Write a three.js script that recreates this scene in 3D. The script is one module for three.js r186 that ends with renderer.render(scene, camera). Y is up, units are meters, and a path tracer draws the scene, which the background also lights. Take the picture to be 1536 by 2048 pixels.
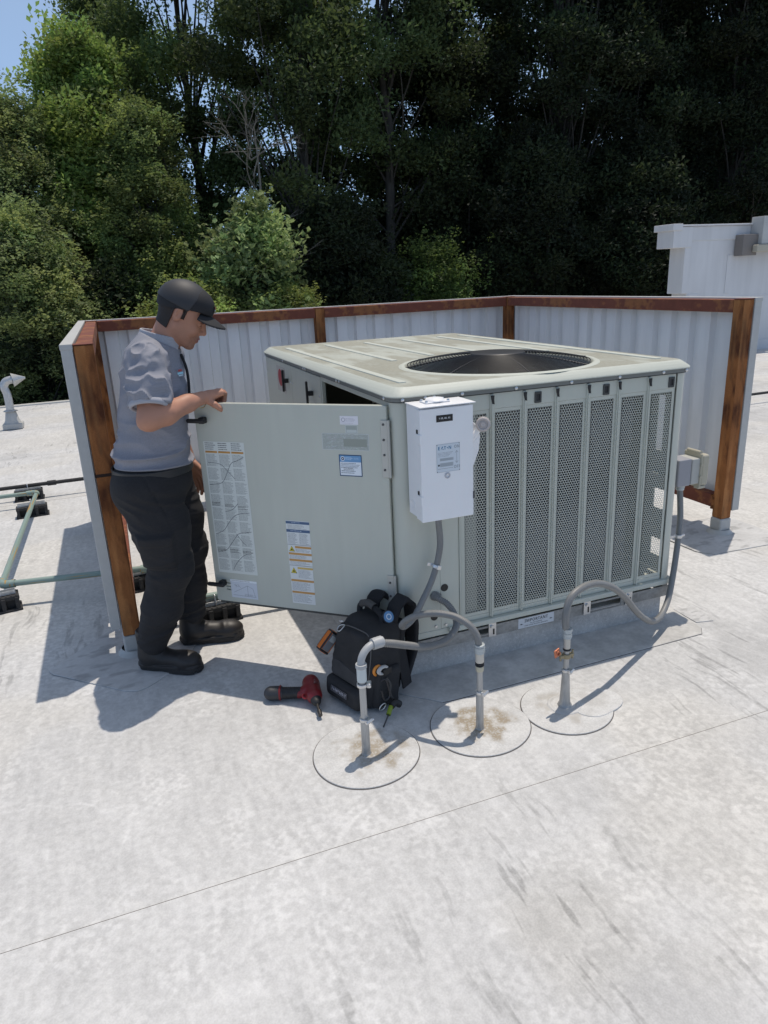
import * as THREE from 'three';
import { RoundedBoxGeometry } from 'three/addons/geometries/RoundedBoxGeometry.js';
import { mergeGeometries, mergeVertices, toCreasedNormals } from 'three/addons/utils/BufferGeometryUtils.js';

// ---------------------------------------------------------------- camera, sky, sun, exposure
const scene = new THREE.Scene();
const camera = new THREE.PerspectiveCamera(71.37, 3 / 4, 0.05, 600);
camera.rotation.order = 'YXZ';
camera.position.set(-0.931, 1.576, 2.398);
camera.rotation.set(-0.3149, -0.3495, -0.0468);
const renderer = new THREE.WebGLRenderer({ antialias: true });
renderer.setSize(768, 1024);
renderer.toneMapping = THREE.LinearToneMapping;
renderer.toneMappingExposure = 0.86;
renderer.shadowMap.enabled = true;

const SUN = new THREE.Vector3(0.235, 1, -0.2).normalize();
{ // clear summer sky: deep blue overhead, paler towards the horizon, brighter round the sun
  const w = 512, h = 256, d = new Float32Array(w * h * 4);
  for (let j = 0, p = 0; j < h; j++) for (let i = 0; i < w; i++, p += 4) {
    const el = ((j + 0.5) / h - 0.5) * Math.PI, az = ((i + 0.5) / w - 0.5) * Math.PI * 2;
    const x = Math.cos(el) * Math.cos(az), y = Math.sin(el), z = Math.cos(el) * Math.sin(az);
    const k = Math.pow(1 - Math.max(0, y), 1.7), c = Math.max(0, x * SUN.x + y * SUN.y + z * SUN.z), glow = 0.4 * Math.pow(c, 3) + 0.35 * Math.pow(c, 40);
    d[p] = lerp_(0.17, 0.48, k) + glow; d[p + 1] = lerp_(0.235, 0.74, k) + glow * 0.94; d[p + 2] = lerp_(0.38, 1.16, k) + glow * 0.84; d[p + 3] = 1;
  }
  function lerp_(a, b, t) { return a + (b - a) * t; }
  const t = new THREE.DataTexture(d, w, h, THREE.RGBAFormat, THREE.FloatType);
  t.mapping = THREE.EquirectangularReflectionMapping; t.magFilter = t.minFilter = THREE.LinearFilter; t.wrapS = THREE.RepeatWrapping; t.needsUpdate = true;
  scene.background = t; scene.environment = t;
}
const sun = new THREE.DirectionalLight(0xfff4e6, 3.8);
sun.position.copy(SUN).multiplyScalar(60);
sun.target.position.set(0.5, 0, -1.5);
sun.castShadow = true;
Object.assign(sun.shadow.camera, { left: -16, right: 24, top: 30, bottom: -12, near: 1, far: 140 });
sun.shadow.mapSize.set(4096, 4096);
scene.add(sun, sun.target);

// ---------------------------------------------------------------- helpers
let seed = 12345;
const rnd = () => { seed = (seed * 1664525 + 1013904223) >>> 0; return seed / 4294967296; };
const reseed = s => { seed = s >>> 0; };
const rr = (a, b) => a + (b - a) * rnd();
const V = (x, y, z) => new THREE.Vector3(x, y, z);
const lerp = (a, b, t) => a + (b - a) * t;
const clamp = (x, a, b) => Math.min(b, Math.max(a, x));
const sstep = (a, b, x) => { const t = clamp((x - a) / (b - a), 0, 1); return t * t * (3 - 2 * t); };
const gy = z => { const d = -z - 0.8; return d <= 0 ? 0 : -0.035 * d; };     // the roof falls gently towards the back

// lattice value noise, periodic with period px, py
const LAT = new Float32Array(65536); { reseed(777); for (let i = 0; i < 65536; i++) LAT[i] = rnd(); }
const lat = (i, j) => LAT[((i * 374761393 + j * 668265263) >>> 7) & 65535];
function vnoise(x, y, px, py) {
  let i = Math.floor(x), j = Math.floor(y); const fx = x - i, fy = y - j;
  const u = fx * fx * (3 - 2 * fx), v = fy * fy * (3 - 2 * fy);
  let i1 = i + 1, j1 = j + 1;
  if (px) { i = ((i % px) + px) % px; i1 = ((i1 % px) + px) % px; }
  if (py) { j = ((j % py) + py) % py; j1 = ((j1 % py) + py) % py; }
  const a = lat(i, j), b = lat(i1, j), c = lat(i, j1), d = lat(i1, j1);
  return a + (b - a) * u + (c - a) * v + (a - b - c + d) * u * v;
}
function fbm(x, y, oct, px, py) {
  let s = 0, w = 0.5, t = 0;
  for (let o = 0; o < oct; o++) { s += w * vnoise(x + o * 17, y + o * 31, px, py); t += w; w *= 0.5; x *= 2; y *= 2; if (px) px *= 2; if (py) py *= 2; }
  return s / t;
}
// 3D value noise for cloth folds
const h3 = (i, j, k) => LAT[((i * 374761393 + j * 668265263 + k * 1274126177) >>> 9) & 65535];
function n3(x, y, z) {
  const i = Math.floor(x), j = Math.floor(y), k = Math.floor(z), a = x - i, b = y - j, c = z - k;
  const u = a * a * (3 - 2 * a), v = b * b * (3 - 2 * b), w = c * c * (3 - 2 * c);
  const L = (p, q, t) => p + (q - p) * t;
  return L(L(L(h3(i, j, k), h3(i + 1, j, k), u), L(h3(i, j + 1, k), h3(i + 1, j + 1, k), u), v),
    L(L(h3(i, j, k + 1), h3(i + 1, j, k + 1), u), L(h3(i, j + 1, k + 1), h3(i + 1, j + 1, k + 1), u), v), w);
}
const l2s = c => c <= 0.0031308 ? 12.92 * c : 1.055 * Math.pow(c, 1 / 2.4) - 0.055;
// colour texture from a function of (u, v) giving linear [r, g, b]
function colorTex(w, h, fn, repeat) {
  const d = new Uint8Array(w * h * 4);
  for (let j = 0, p = 0; j < h; j++) for (let i = 0; i < w; i++, p += 4) {
    const c = fn(i / w, j / h);
    for (let k = 0; k < 3; k++) d[p + k] = clamp(l2s(clamp(c[k], 0, 1)) * 255, 0, 255);
    d[p + 3] = 255;
  }
  return finish(new THREE.DataTexture(d, w, h, THREE.RGBAFormat), true, repeat);
}
function grayTex(w, h, fn, repeat) {
  const d = new Uint8Array(w * h * 4);
  for (let j = 0, p = 0; j < h; j++) for (let i = 0; i < w; i++, p += 4) { const c = clamp(fn(i / w, j / h), 0, 1) * 255; d[p] = d[p + 1] = d[p + 2] = c; d[p + 3] = 255; }
  return finish(new THREE.DataTexture(d, w, h, THREE.RGBAFormat), false, repeat);
}
function finish(t, srgb, repeat) {
  t.wrapS = t.wrapT = THREE.RepeatWrapping;
  if (repeat) t.repeat.set(repeat[0], repeat[1]);
  t.magFilter = THREE.LinearFilter; t.minFilter = THREE.LinearMipmapLinearFilter; t.generateMipmaps = true;
  if (srgb) t.colorSpace = THREE.SRGBColorSpace;
  t.needsUpdate = true; return t;
}
function canvasTex(w, h, draw) {
  const c = document.createElement('canvas'); c.width = w; c.height = h;
  draw(c.getContext('2d'), w, h);
  const t = new THREE.CanvasTexture(c); t.colorSpace = THREE.SRGBColorSpace; t.magFilter = THREE.LinearFilter; return t;
}
const mat = (c, rough = 0.6, metal = 0, extra = {}) => {
  const m = new THREE.MeshPhysicalMaterial({ roughness: rough, metalness: metal, side: THREE.DoubleSide, ...extra });
  if (Array.isArray(c)) m.color.setRGB(...c); else if (c !== null) m.color.set(c);
  return m;
};
const used = new Map();
function numbered(n) { const k = used.get(n) || 0; used.set(n, k + 1); return k ? `${n}_${String(k).padStart(3, '0')}` : n; }
function mesh(name, geo, m, parent) {
  const o = new THREE.Mesh(geo, m); o.castShadow = o.receiveShadow = true;
  o.name = parent === scene ? numbered(name) : name; parent.add(o); return o;
}
function thing(name, label, category, group, pos = [0, 0, 0], turn = 0) {
  const o = new THREE.Group(); o.name = numbered(name); o.position.set(...pos); o.rotation.y = turn;
  o.userData = { label, category }; if (group) o.userData.group = group; scene.add(o); return o;
}
function single(name, geo, m, label, category, group) {
  const o = mesh(name, geo, m, scene); o.userData = { label, category }; if (group) o.userData.group = group; return o;
}
function structure(name, geo, m) { const o = mesh(name, geo, m, scene); o.userData = { kind: 'structure' }; return o; }
// geometry makers -------------------------------------------------
const at = (g, x = 0, y = 0, z = 0, rx = 0, ry = 0, rz = 0) => { g.applyMatrix4(new THREE.Matrix4().compose(V(x, y, z), new THREE.Quaternion().setFromEuler(new THREE.Euler(rx, ry, rz, 'YXZ')), V(1, 1, 1))); return g; };
// box between two corners with rounded edges
function bx(x0, y0, z0, x1, y1, z1, r = 0.003, seg = 2) {
  const w = Math.abs(x1 - x0), h = Math.abs(y1 - y0), d = Math.abs(z1 - z0);
  r = Math.min(r, w * 0.49, h * 0.49, d * 0.49);
  const g = r > 0 ? new RoundedBoxGeometry(w, h, d, seg, r) : new THREE.BoxGeometry(w, h, d);
  boxUV(g); return g.translate((x0 + x1) / 2, (y0 + y1) / 2, (z0 + z1) / 2);
}
// uv in metres, by the main direction of each face
function boxUV(g) {
  if (g.index) { /* keep index; rounded boxes are non-indexed already */ }
  const p = g.attributes.position, n = g.attributes.normal, uv = new Float32Array(p.count * 2);
  for (let i = 0; i < p.count; i++) {
    const ax = Math.abs(n.getX(i)), ay = Math.abs(n.getY(i)), az = Math.abs(n.getZ(i));
    const x = p.getX(i), y = p.getY(i), z = p.getZ(i);
    if (ay >= ax && ay >= az) { uv[2 * i] = x; uv[2 * i + 1] = z; } else if (ax >= az) { uv[2 * i] = z; uv[2 * i + 1] = y; } else { uv[2 * i] = x; uv[2 * i + 1] = y; }
  }
  g.setAttribute('uv', new THREE.BufferAttribute(uv, 2)); return g;
}
function cyl(a, b, r0, r1 = r0, seg = 20, open = false) {
  const d = b.clone().sub(a), g = new THREE.CylinderGeometry(r1, r0, d.length(), seg, 1, open);
  g.applyQuaternion(new THREE.Quaternion().setFromUnitVectors(V(0, 1, 0), d.clone().normalize()));
  return g.translate((a.x + b.x) / 2, (a.y + b.y) / 2, (a.z + b.z) / 2);
}
function tube(pts, r, seg = 64, rad = 12, closed = false) {
  const c = new THREE.CatmullRomCurve3(pts.map(p => Array.isArray(p) ? V(...p) : p), closed, 'centripetal');
  return new THREE.TubeGeometry(c, seg, r, rad, closed);
}
// a hose of stacked rings: radius ripples along its length
function ribbed(pts, r, pitch, depth, seg, rad = 14) {
  const c = new THREE.CatmullRomCurve3(pts.map(p => V(...p)), false, 'centripetal');
  const L = c.getLength(), n = seg || Math.ceil(L / pitch * 4), g = new THREE.TubeGeometry(c, n, 1, rad, false), p = g.attributes.position;
  for (let i = 0; i <= n; i++) {
    const ctr = c.getPointAt(i / n), k = r - depth * 0.5 * (1 - Math.cos(i / n * L / pitch * Math.PI * 2));
    for (let j = 0; j <= rad; j++) { const q = i * (rad + 1) + j; p.setXYZ(q, ctr.x + (p.getX(q) - ctr.x) * k, ctr.y + (p.getY(q) - ctr.y) * k, ctr.z + (p.getZ(q) - ctr.z) * k); }
  }
  g.computeVertexNormals(); return g;
}
function lathe(profile, seg = 32) { return new THREE.LatheGeometry(profile.map(p => new THREE.Vector2(p[0], p[1])), seg); }
function merge(list) {
  const l = list.map(g => { const k = g.index ? g.toNonIndexed() : g; for (const n of Object.keys(k.attributes)) if (!['position', 'normal', 'uv'].includes(n)) k.deleteAttribute(n); return k; });
  return mergeGeometries(l, false);
}
// flat plate in the plane of two axes: shape points [a, b] extruded
function plate(points, depth, bevel = 0.002, holes = []) {
  const s = new THREE.Shape(points.map(p => new THREE.Vector2(p[0], p[1])));
  for (const h of holes) s.holes.push(new THREE.Path(h.map(p => new THREE.Vector2(p[0], p[1]))));
  const eg = new THREE.ExtrudeGeometry(s, bevel ? { depth: depth - 2 * bevel, bevelEnabled: true, bevelSize: bevel, bevelThickness: bevel, bevelSegments: 1, curveSegments: 12 } : { depth, bevelEnabled: false, curveSegments: 12 });
  return bevel ? eg.translate(0, 0, bevel) : eg;
}
function roundRect(x0, y0, x1, y1, r, n = 6) {
  const out = [];
  for (const [cx, cy, a0] of [[x1 - r, y0 + r, -Math.PI / 2], [x1 - r, y1 - r, 0], [x0 + r, y1 - r, Math.PI / 2], [x0 + r, y0 + r, Math.PI]])
    for (let i = 0; i <= n; i++) { const a = a0 + i / n * Math.PI / 2; out.push([cx + r * Math.cos(a), cy + r * Math.sin(a)]); }
  return out;
}
const circlePts = (cx, cy, r, n = 48, wob = 0) => Array.from({ length: n }, (_, i) => { const a = i / n * Math.PI * 2, q = r * (1 + wob * Math.sin(a * 3 + 1) + wob * 0.7 * Math.cos(a * 2)); return [cx + q * Math.cos(a), cy + q * Math.sin(a)]; });

// surface nets: a smooth closed mesh of a signed distance function
function meshSDF(fn, lo, hi, cell, colorFn) {
  const nx = Math.ceil((hi[0] - lo[0]) / cell) + 1, ny = Math.ceil((hi[1] - lo[1]) / cell) + 1, nz = Math.ceil((hi[2] - lo[2]) / cell) + 1;
  const F = new Float32Array(nx * ny * nz), id = (i, j, k) => i + nx * (j + ny * k);
  for (let k = 0; k < nz; k++) for (let j = 0; j < ny; j++) for (let i = 0; i < nx; i++) {
    let d = fn(lo[0] + i * cell, lo[1] + j * cell, lo[2] + k * cell);
    if (i === 0 || j === 0 || k === 0 || i === nx - 1 || j === ny - 1 || k === nz - 1) d = Math.max(d, cell * 0.5);
    F[id(i, j, k)] = d;
  }
  const vid = new Int32Array(nx * ny * nz).fill(-1), pos = [];
  const E = [[0, 1], [2, 3], [4, 5], [6, 7], [0, 2], [1, 3], [4, 6], [5, 7], [0, 4], [1, 5], [2, 6], [3, 7]];
  const v8 = new Float32Array(8);
  for (let k = 0; k < nz - 1; k++) for (let j = 0; j < ny - 1; j++) for (let i = 0; i < nx - 1; i++) {
    let m = 0;
    for (let c = 0; c < 8; c++) { const q = F[id(i + (c & 1), j + ((c >> 1) & 1), k + (c >> 2))]; v8[c] = q; if (q < 0) m |= 1 << c; }
    if (m === 0 || m === 255) continue;
    let x = 0, y = 0, z = 0, n = 0;
    for (const [a, b] of E) {
      if (((m >> a) & 1) === ((m >> b) & 1)) continue;
      const t = v8[a] / (v8[a] - v8[b]);
      x += (a & 1) + t * ((b & 1) - (a & 1)); y += ((a >> 1) & 1) + t * (((b >> 1) & 1) - ((a >> 1) & 1)); z += (a >> 2) + t * ((b >> 2) - (a >> 2)); n++;
    }
    vid[id(i, j, k)] = pos.length / 3;
    pos.push(lo[0] + (i + x / n) * cell, lo[1] + (j + y / n) * cell, lo[2] + (k + z / n) * cell);
  }
  const idx = [];
  const quad = (a, b, c, d, flip) => { if (a < 0 || b < 0 || c < 0 || d < 0) return; if (flip) idx.push(a, c, b, a, d, c); else idx.push(a, b, c, a, c, d); };
  for (let k = 1; k < nz - 1; k++) for (let j = 1; j < ny - 1; j++) for (let i = 1; i < nx - 1; i++) {
    const s = F[id(i, j, k)] < 0;
    if (s !== (F[id(i + 1, j, k)] < 0)) quad(vid[id(i, j - 1, k - 1)], vid[id(i, j, k - 1)], vid[id(i, j, k)], vid[id(i, j - 1, k)], !s);
    if (s !== (F[id(i, j + 1, k)] < 0)) quad(vid[id(i - 1, j, k - 1)], vid[id(i - 1, j, k)], vid[id(i, j, k)], vid[id(i, j, k - 1)], !s);
    if (s !== (F[id(i, j, k + 1)] < 0)) quad(vid[id(i - 1, j - 1, k)], vid[id(i, j - 1, k)], vid[id(i, j, k)], vid[id(i - 1, j, k)], !s);
  }
  const g = new THREE.BufferGeometry(), P = new Float32Array(pos), N = new Float32Array(pos.length), U = new Float32Array(pos.length / 3 * 2), e = cell * 0.6;
  for (let i = 0; i < P.length; i += 3) {
    const x = P[i], y = P[i + 1], z = P[i + 2];
    const a = fn(x + e, y, z) - fn(x - e, y, z), b = fn(x, y + e, z) - fn(x, y - e, z), c = fn(x, y, z + e) - fn(x, y, z - e), l = Math.hypot(a, b, c) || 1;
    N[i] = a / l; N[i + 1] = b / l; N[i + 2] = c / l; U[i / 3 * 2] = x + z; U[i / 3 * 2 + 1] = y;
  }
  g.setAttribute('position', new THREE.BufferAttribute(P, 3)); g.setAttribute('normal', new THREE.BufferAttribute(N, 3)); g.setAttribute('uv', new THREE.BufferAttribute(U, 2));
  if (colorFn) { const C = new Float32Array(P.length); for (let i = 0; i < P.length; i += 3) { const c = colorFn(P[i], P[i + 1], P[i + 2]); C[i] = c[0]; C[i + 1] = c[1]; C[i + 2] = c[2]; } g.setAttribute('color', new THREE.BufferAttribute(C, 3)); }
  g.setIndex(idx); return g;
}
// distances
function dCap(x, y, z, a, b, ra, rb) {        // tapered capsule
  const bx_ = b[0] - a[0], by = b[1] - a[1], bz = b[2] - a[2], px = x - a[0], py = y - a[1], pz = z - a[2];
  const t = clamp((px * bx_ + py * by + pz * bz) / (bx_ * bx_ + by * by + bz * bz), 0, 1);
  return Math.hypot(px - t * bx_, py - t * by, pz - t * bz) - (ra + (rb - ra) * t);
}
function dEll(x, y, z, c, r) {
  const a = (x - c[0]) / r[0], b = (y - c[1]) / r[1], d = (z - c[2]) / r[2], k = Math.hypot(a, b, d);
  const g = Math.hypot(a / r[0], b / r[1], d / r[2]); return g < 1e-9 ? -Math.min(...r) : k * (k - 1) / g;
}
const smin = (a, b, k) => { const h = Math.max(k - Math.abs(a - b), 0) / k; return Math.min(a, b) - h * h * k * 0.25; };
const smax = (a, b, k) => -smin(-a, -b, k);
// ---------------------------------------------------------------- materials shared by several things
const roofFn = (u, v) => {                      // one tile of 6 m: weathered white membrane, grime, scuffs that run down the slope
  const q = [0, 0]; q[0] = u + 0.01 * (fbm(u * 24, v * 24, 2, 24, 24) - 0.5); q[1] = v + 0.01 * (fbm(u * 24 + 7, v * 24 + 3, 2, 24, 24) - 0.5);
  const big = fbm(u * 6, v * 6, 4, 6, 6), mid = fbm(q[0] * 54, q[1] * 54, 4, 54, 54), fine = fbm(u * 420, v * 420, 2, 420, 420), grit = lat((u * 2048) | 0, (v * 2048) | 0);
  const streak = fbm(q[0] * 300, q[1] * 40, 3, 300, 40), long = fbm(q[0] * 110, q[1] * 16, 3, 110, 16), where = fbm(u * 5 + 3, v * 5 + 8, 3, 5, 5), patch = fbm(q[0] * 20, q[1] * 14, 4, 20, 14);
  let k = 0.515 + 0.07 * (big - 0.5) + 0.06 * (mid - 0.5) + 0.13 * (fine - 0.5) + 0.08 * (grit - 0.5) + 0.1 * (streak - 0.5);
  const zone = sstep(0.42, 0.62, where);
  k -= 0.17 * sstep(0.55, 0.72, streak) * sstep(0.5, 0.66, long) * zone;                       // dark scuffs
  k -= 0.055 * sstep(0.5, 0.68, patch) * (0.4 + 0.9 * fine) * (0.35 + zone);                    // grey grime
  k += 0.045 * sstep(0.5, 0.75, fbm(q[0] * 30 + 9, q[1] * 22 + 2, 4, 30, 22)) * sstep(0.35, 0.7, fine);   // chalky spots
  const ridge = 1 - Math.abs(2 * fbm(q[0] * 14 + 5, q[1] * 14 + 1, 3, 14, 14) - 1);
  k += 0.07 * sstep(0.97, 0.995, ridge) * mid;
  const brown = 0.03 * sstep(0.5, 0.7, fbm(u * 9 + 2, v * 9 + 7, 3, 9, 9));
  return [k * (1 + brown * 0.2), k * (1 - brown * 0.3), k * (0.985 - brown * 1.3)];
};
const roofMap = colorTex(2048, 2048, roofFn, [1 / 6, 1 / 6]);
const roofBump = grayTex(1024, 1024, (u, v) => 0.5 * fbm(u * 90, v * 90, 3, 90, 90) + 0.5 * fbm(u * 6, v * 6, 3, 6, 6), [1 / 6, 1 / 6]);
const roofMat = mat([1, 1, 1], 0.72, 0, { map: roofMap, bumpMap: roofBump, bumpScale: 0.006 });
const dirtMat = mat([0.13, 0.12, 0.11], 0.95);
const rustMap = colorTex(512, 512, (u, v) => {
  const a = fbm(u * 5, v * 3, 4, 5, 3), b = fbm(u * 26, v * 18, 3, 26, 18), g = lat((u * 512) | 0, (v * 512) | 0), s = fbm(u * 22, v * 2, 2, 22, 2);
  const d = sstep(0.44, 0.66, a * 0.65 + b * 0.35), o = sstep(0.5, 0.72, s * 0.75 + 0.25 * b);
  let r = lerp(0.31, 0.08, d) + 0.12 * o, gg = lerp(0.125, 0.03, d) + 0.065 * o, bb = lerp(0.046, 0.016, d) + 0.025 * o;
  const f = 0.8 + 0.35 * b + 0.25 * (g - 0.5);
  return [r * f, gg * f, bb * f];
}, [1 / 0.7, 1 / 1.3]);
const rustBump = grayTex(512, 512, (u, v) => 0.6 * fbm(u * 40, v * 40, 3, 40, 40) + 0.4 * fbm(u * 6, v * 6, 2, 6, 6), [1 / 0.7, 1 / 1.3]);
const rustMat = mat([1, 1, 1], 0.96, 0, { map: rustMap, bumpMap: rustBump, bumpScale: 0.004, specularIntensity: 0.4 });
const primerMap = colorTex(512, 512, (u, v) => {                    // red oxide primer, rust bleeding through
  const a = fbm(u * 6, v * 4, 4, 6, 4), b = fbm(u * 30, v * 30, 3, 30, 30), r = sstep(0.52, 0.68, a * 0.6 + b * 0.4);
  const f = 0.8 + 0.4 * b;
  return [lerp(0.165, 0.25, r) * f, lerp(0.05, 0.098, r) * f, lerp(0.03, 0.037, r) * f];
}, [1 / 0.9, 1 / 0.9]);
const primerMat = mat([1, 1, 1], 0.9, 0, { map: primerMap, bumpMap: rustBump, bumpScale: 0.002 });
const chalkMap = colorTex(512, 512, (u, v) => { const k = 0.7 + 0.1 * (fbm(u * 7, v * 3, 4, 7, 3) - 0.5) + 0.05 * (fbm(u * 60, v * 9, 2, 60, 9) - 0.5); return [k * 0.98, k, k * 1.03]; }, [1 / 1.4, 1 / 1.4]);
const sheetMat = mat([1, 1, 1], 0.5, 0, { map: chalkMap });
const trimMat = mat([1, 1, 1], 0.55, 0, { map: colorTex(256, 256, (u, v) => { const k = 0.46 + 0.08 * (fbm(u * 5, v * 5, 4, 5, 5) - 0.5) + 0.04 * (fbm(u * 40, v * 40, 2, 40, 40) - 0.5); return [k, k * 1.0, k * 0.96]; }, [1.4, 1.4]) });
const galvMap = colorTex(256, 256, (u, v) => { const k = 0.5 + 0.16 * (fbm(u * 24, v * 24, 2, 24, 24) - 0.5) + 0.12 * (fbm(u * 4, v * 4, 3, 4, 4) - 0.5); return [k * 0.98, k, k * 1.0]; }, [5, 5]);
const galvMat = mat([1, 1, 1], 0.42, 0.55, { map: galvMap });
const blackPlastic = mat([0.014, 0.014, 0.015], 0.5);
const rubberMat = mat([0.03, 0.03, 0.031], 0.85);
const zincMat = mat([0.62, 0.63, 0.64], 0.32, 0.85);

// ---------------------------------------------------------------- ground and roof
{
  const g = new THREE.PlaneGeometry(500, 500, 1, 1); g.rotateX(-Math.PI / 2); g.translate(0, -6, -20);
  structure('ground', g, mat([1, 1, 1], 0.95, 0, { map: colorTex(256, 256, (u, v) => { const a = fbm(u * 12, v * 12, 4, 12, 12); return [0.05 + 0.04 * a, 0.05 + 0.045 * a, 0.025 + 0.02 * a]; }, [60, 60]) }));
}
const EDGE = -12.9;
const roof = new THREE.Group(); roof.name = 'roof'; roof.userData = { kind: 'structure' }; scene.add(roof);
function sheetStrip(zNear, zFar, lift) {       // one width of membrane; its far edge laps over the next one
  const xs = []; for (let x = -16; x <= 34; x += 1) xs.push(x);
  const zs = [zNear]; for (let z = Math.ceil(zNear * 2) / 2 - 0.5; z > zFar; z -= 0.5) if (z < zNear - 0.01) zs.push(z); zs.push(zFar, zFar);
  const p = [], uv = [], idx = [];
  zs.forEach((z, j) => xs.forEach(x => { p.push(x, gy(z) + (j === zs.length - 1 ? -0.004 : lift), z); uv.push(x, z); }));
  const n = xs.length;
  for (let j = 0; j < zs.length - 1; j++) for (let i = 0; i < n - 1; i++) { const a = j * n + i; idx.push(a, a + 1, a + n, a + 1, a + n + 1, a + n); }
  const g = new THREE.BufferGeometry(); g.setAttribute('position', new THREE.Float32BufferAttribute(p, 3)); g.setAttribute('uv', new THREE.Float32BufferAttribute(uv, 2)); g.setIndex(idx); g.computeVertexNormals();
  return toCreasedNormals(g, 0.5);
}
const LAPS = [0.755, -4.2, -6.7, -9.2];
[[5, LAPS[0], 0.004], [LAPS[0], LAPS[1], 0], [LAPS[1], LAPS[2], -0.003], [LAPS[2], LAPS[3], -0.006], [LAPS[3], EDGE, -0.009]].forEach(([a, b, l]) => mesh('membrane_sheet', sheetStrip(a, b, l), roofMat, roof));
LAPS.forEach((z, i) => {
  const y = gy(z) - i * 0.003 + 0.0012, w = i ? 0.012 : 0.0045, g = new THREE.PlaneGeometry(50, w); g.rotateX(-Math.PI / 2); g.translate(9, y, z - w / 2 - 0.0005);
  mesh('seam_dirt', g, dirtMat, roof);
});
mesh('roof_slab', bx(-16, -1.2, -0.9, 34, -0.06, 5, 0), trimMat, roof);
mesh('roof_slab', bx(-16, -1.6, EDGE, 34, -0.5, -0.9, 0), trimMat, roof);
mesh('edge_coping', merge([bx(-16, -0.46, EDGE - 0.14, 34, -0.405, EDGE + 0.02, 0.01), bx(-16, -0.9, EDGE - 0.16, 34, -0.41, EDGE - 0.13, 0.004)]), trimMat, roof);

// flashing patches and sheets laid on the membrane ---------------------------------------------
function patchMat(fn) { return mat([1, 1, 1], 0.75, 0, { map: colorTex(384, 384, fn), bumpMap: roofBump, bumpScale: 0.004 }); }
function flatPatch(pts, h, m, cx, cz, ext, y0 = 0) {
  const g = plate(pts.map(p => [p[0], -p[1]]), h, Math.min(0.0015, h * 0.4)); g.rotateX(-Math.PI / 2); g.translate(0, y0, 0);
  const p = g.attributes.position, uv = new Float32Array(p.count * 2);
  for (let i = 0; i < p.count; i++) { uv[2 * i] = (p.getX(i) - cx) / ext + 0.5; uv[2 * i + 1] = (p.getZ(i) - cz) / ext + 0.5; }
  g.setAttribute('uv', new THREE.BufferAttribute(uv, 2)); return g;
}
const roundTex = (s, dirt, ox) => (u, v) => {
  const x = u - 0.5 - ox, y = v - 0.5, r = Math.hypot(x, y), n = fbm(u * 9 + s, v * 9, 4), f = fbm(u * 70 + s, v * 70, 2), q = lat((u * 384 + s * 9) | 0, (v * 384) | 0);
  let k = 0.54 + 0.16 * (n - 0.5) + 0.14 * (f - 0.5) + 0.1 * (q - 0.5);
  const d = dirt * sstep(0.1, -0.14, r - 0.26 + 0.45 * (n - 0.5) + 0.05 * (q - 0.5)) * sstep(0.08, 0.5, f + 0.35 * (q - 0.5)) * 1.2;
  return [lerp(k, 0.31, clamp(d, 0, 1)), lerp(k, 0.265, clamp(d, 0, 1)), lerp(k * 0.98, 0.2, clamp(d, 0, 1))];
};
[['round membrane flashing around the first conduit riser, beside the backpack', -0.303, 0.375, 0.183, 1, 0.75, 0.07],
 ['round membrane flashing with brown grit around the middle conduit riser', 0.135, 0.395, 0.18, 2, 1.0, 0.0],
 ['round membrane flashing around the conduit riser with the copper bracket', 0.485, 0.43, 0.168, 3, 0.35, -0.05]].forEach(([label, x, z, r, s, dirt, ox]) => {
  const t = thing('flashing_patch', label, 'flashing', 'round flashings of the conduit risers', [0, 0, 0]);
  mesh('dirt_ring', flatPatch(circlePts(x, z, r + 0.004, 64, 0.012), 0.002, dirtMat, x, z, 1), dirtMat, t);
  mesh('disc', flatPatch(circlePts(x, z, r, 64, 0.012), 0.005, null, x, z, r * 2), patchMat(roundTex(s, dirt, ox)), t);
  if (s === 3) {
    mesh('overlay_strip', flatPatch(circlePts(0.6, 0.44, 0.1, 40, 0.08), 0.0075, null, 0.6, 0.44, 0.3), patchMat(roundTex(5, 0.1, 0)), t);
    mesh('boot_skirt', at(lathe([[0.026, 0.006], [0.05, 0.009], [0.062, 0.0085], [0.066, 0.005]], 40), 0.487, 0, 0.416), patchMat(roundTex(6, 0.15, 0)), t);
  }
});
const padTex = s => (u, v) => { const n = fbm(u * 5 + s, v * 5, 4), f = fbm(u * 50 + s, v * 50, 2), k = 0.5 + 0.16 * (n - 0.5) + 0.08 * (f - 0.5) - 0.12 * sstep(0.55, 0.7, fbm(u * 8, v * 20 + s, 3)); return [k, k, k * 0.985]; };
single('flashing_pad', flatPatch([[-1.39, -0.74], [-1.37, -0.70], [-1.08, -0.42], [-1.03, -0.4], [-0.99, -0.415], [-0.86, -0.52], [-0.72, -0.78], [-0.84, -1.04], [-1.12, -1.05]], 0.005, null, -1.06, -0.74, 0.8), patchMat(padTex(1)), 'grey membrane pad under the rusty screen post behind the worker', 'flashing');
single('flashing_pad', flatPatch([[2.13, -0.99], [2.6, -0.99], [2.68, -0.9], [2.68, -0.52], [2.6, -0.47], [2.12, -0.5], [2.06, -0.58], [2.06, -0.9]], 0.005, null, 2.37, -0.73, 0.7), patchMat(padTex(2)), 'square membrane pad under the rusty post beyond the outlet box', 'flashing');
single('curb_flashing', flatPatch([[0.03, 0.155], [0.075, 0.2], [0.12, 0.205], [1.36, 0.195], [1.4, 0.15], [1.42, -0.02], [1.4, -2.4], [-0.09, -2.4], [-0.1, 0.02], [-0.03, 0.1]], 0.004, null, 0.65, -1.1, 3), roofMat, 'membrane flashing sheet around the base of the air conditioner curb', 'flashing');
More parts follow.
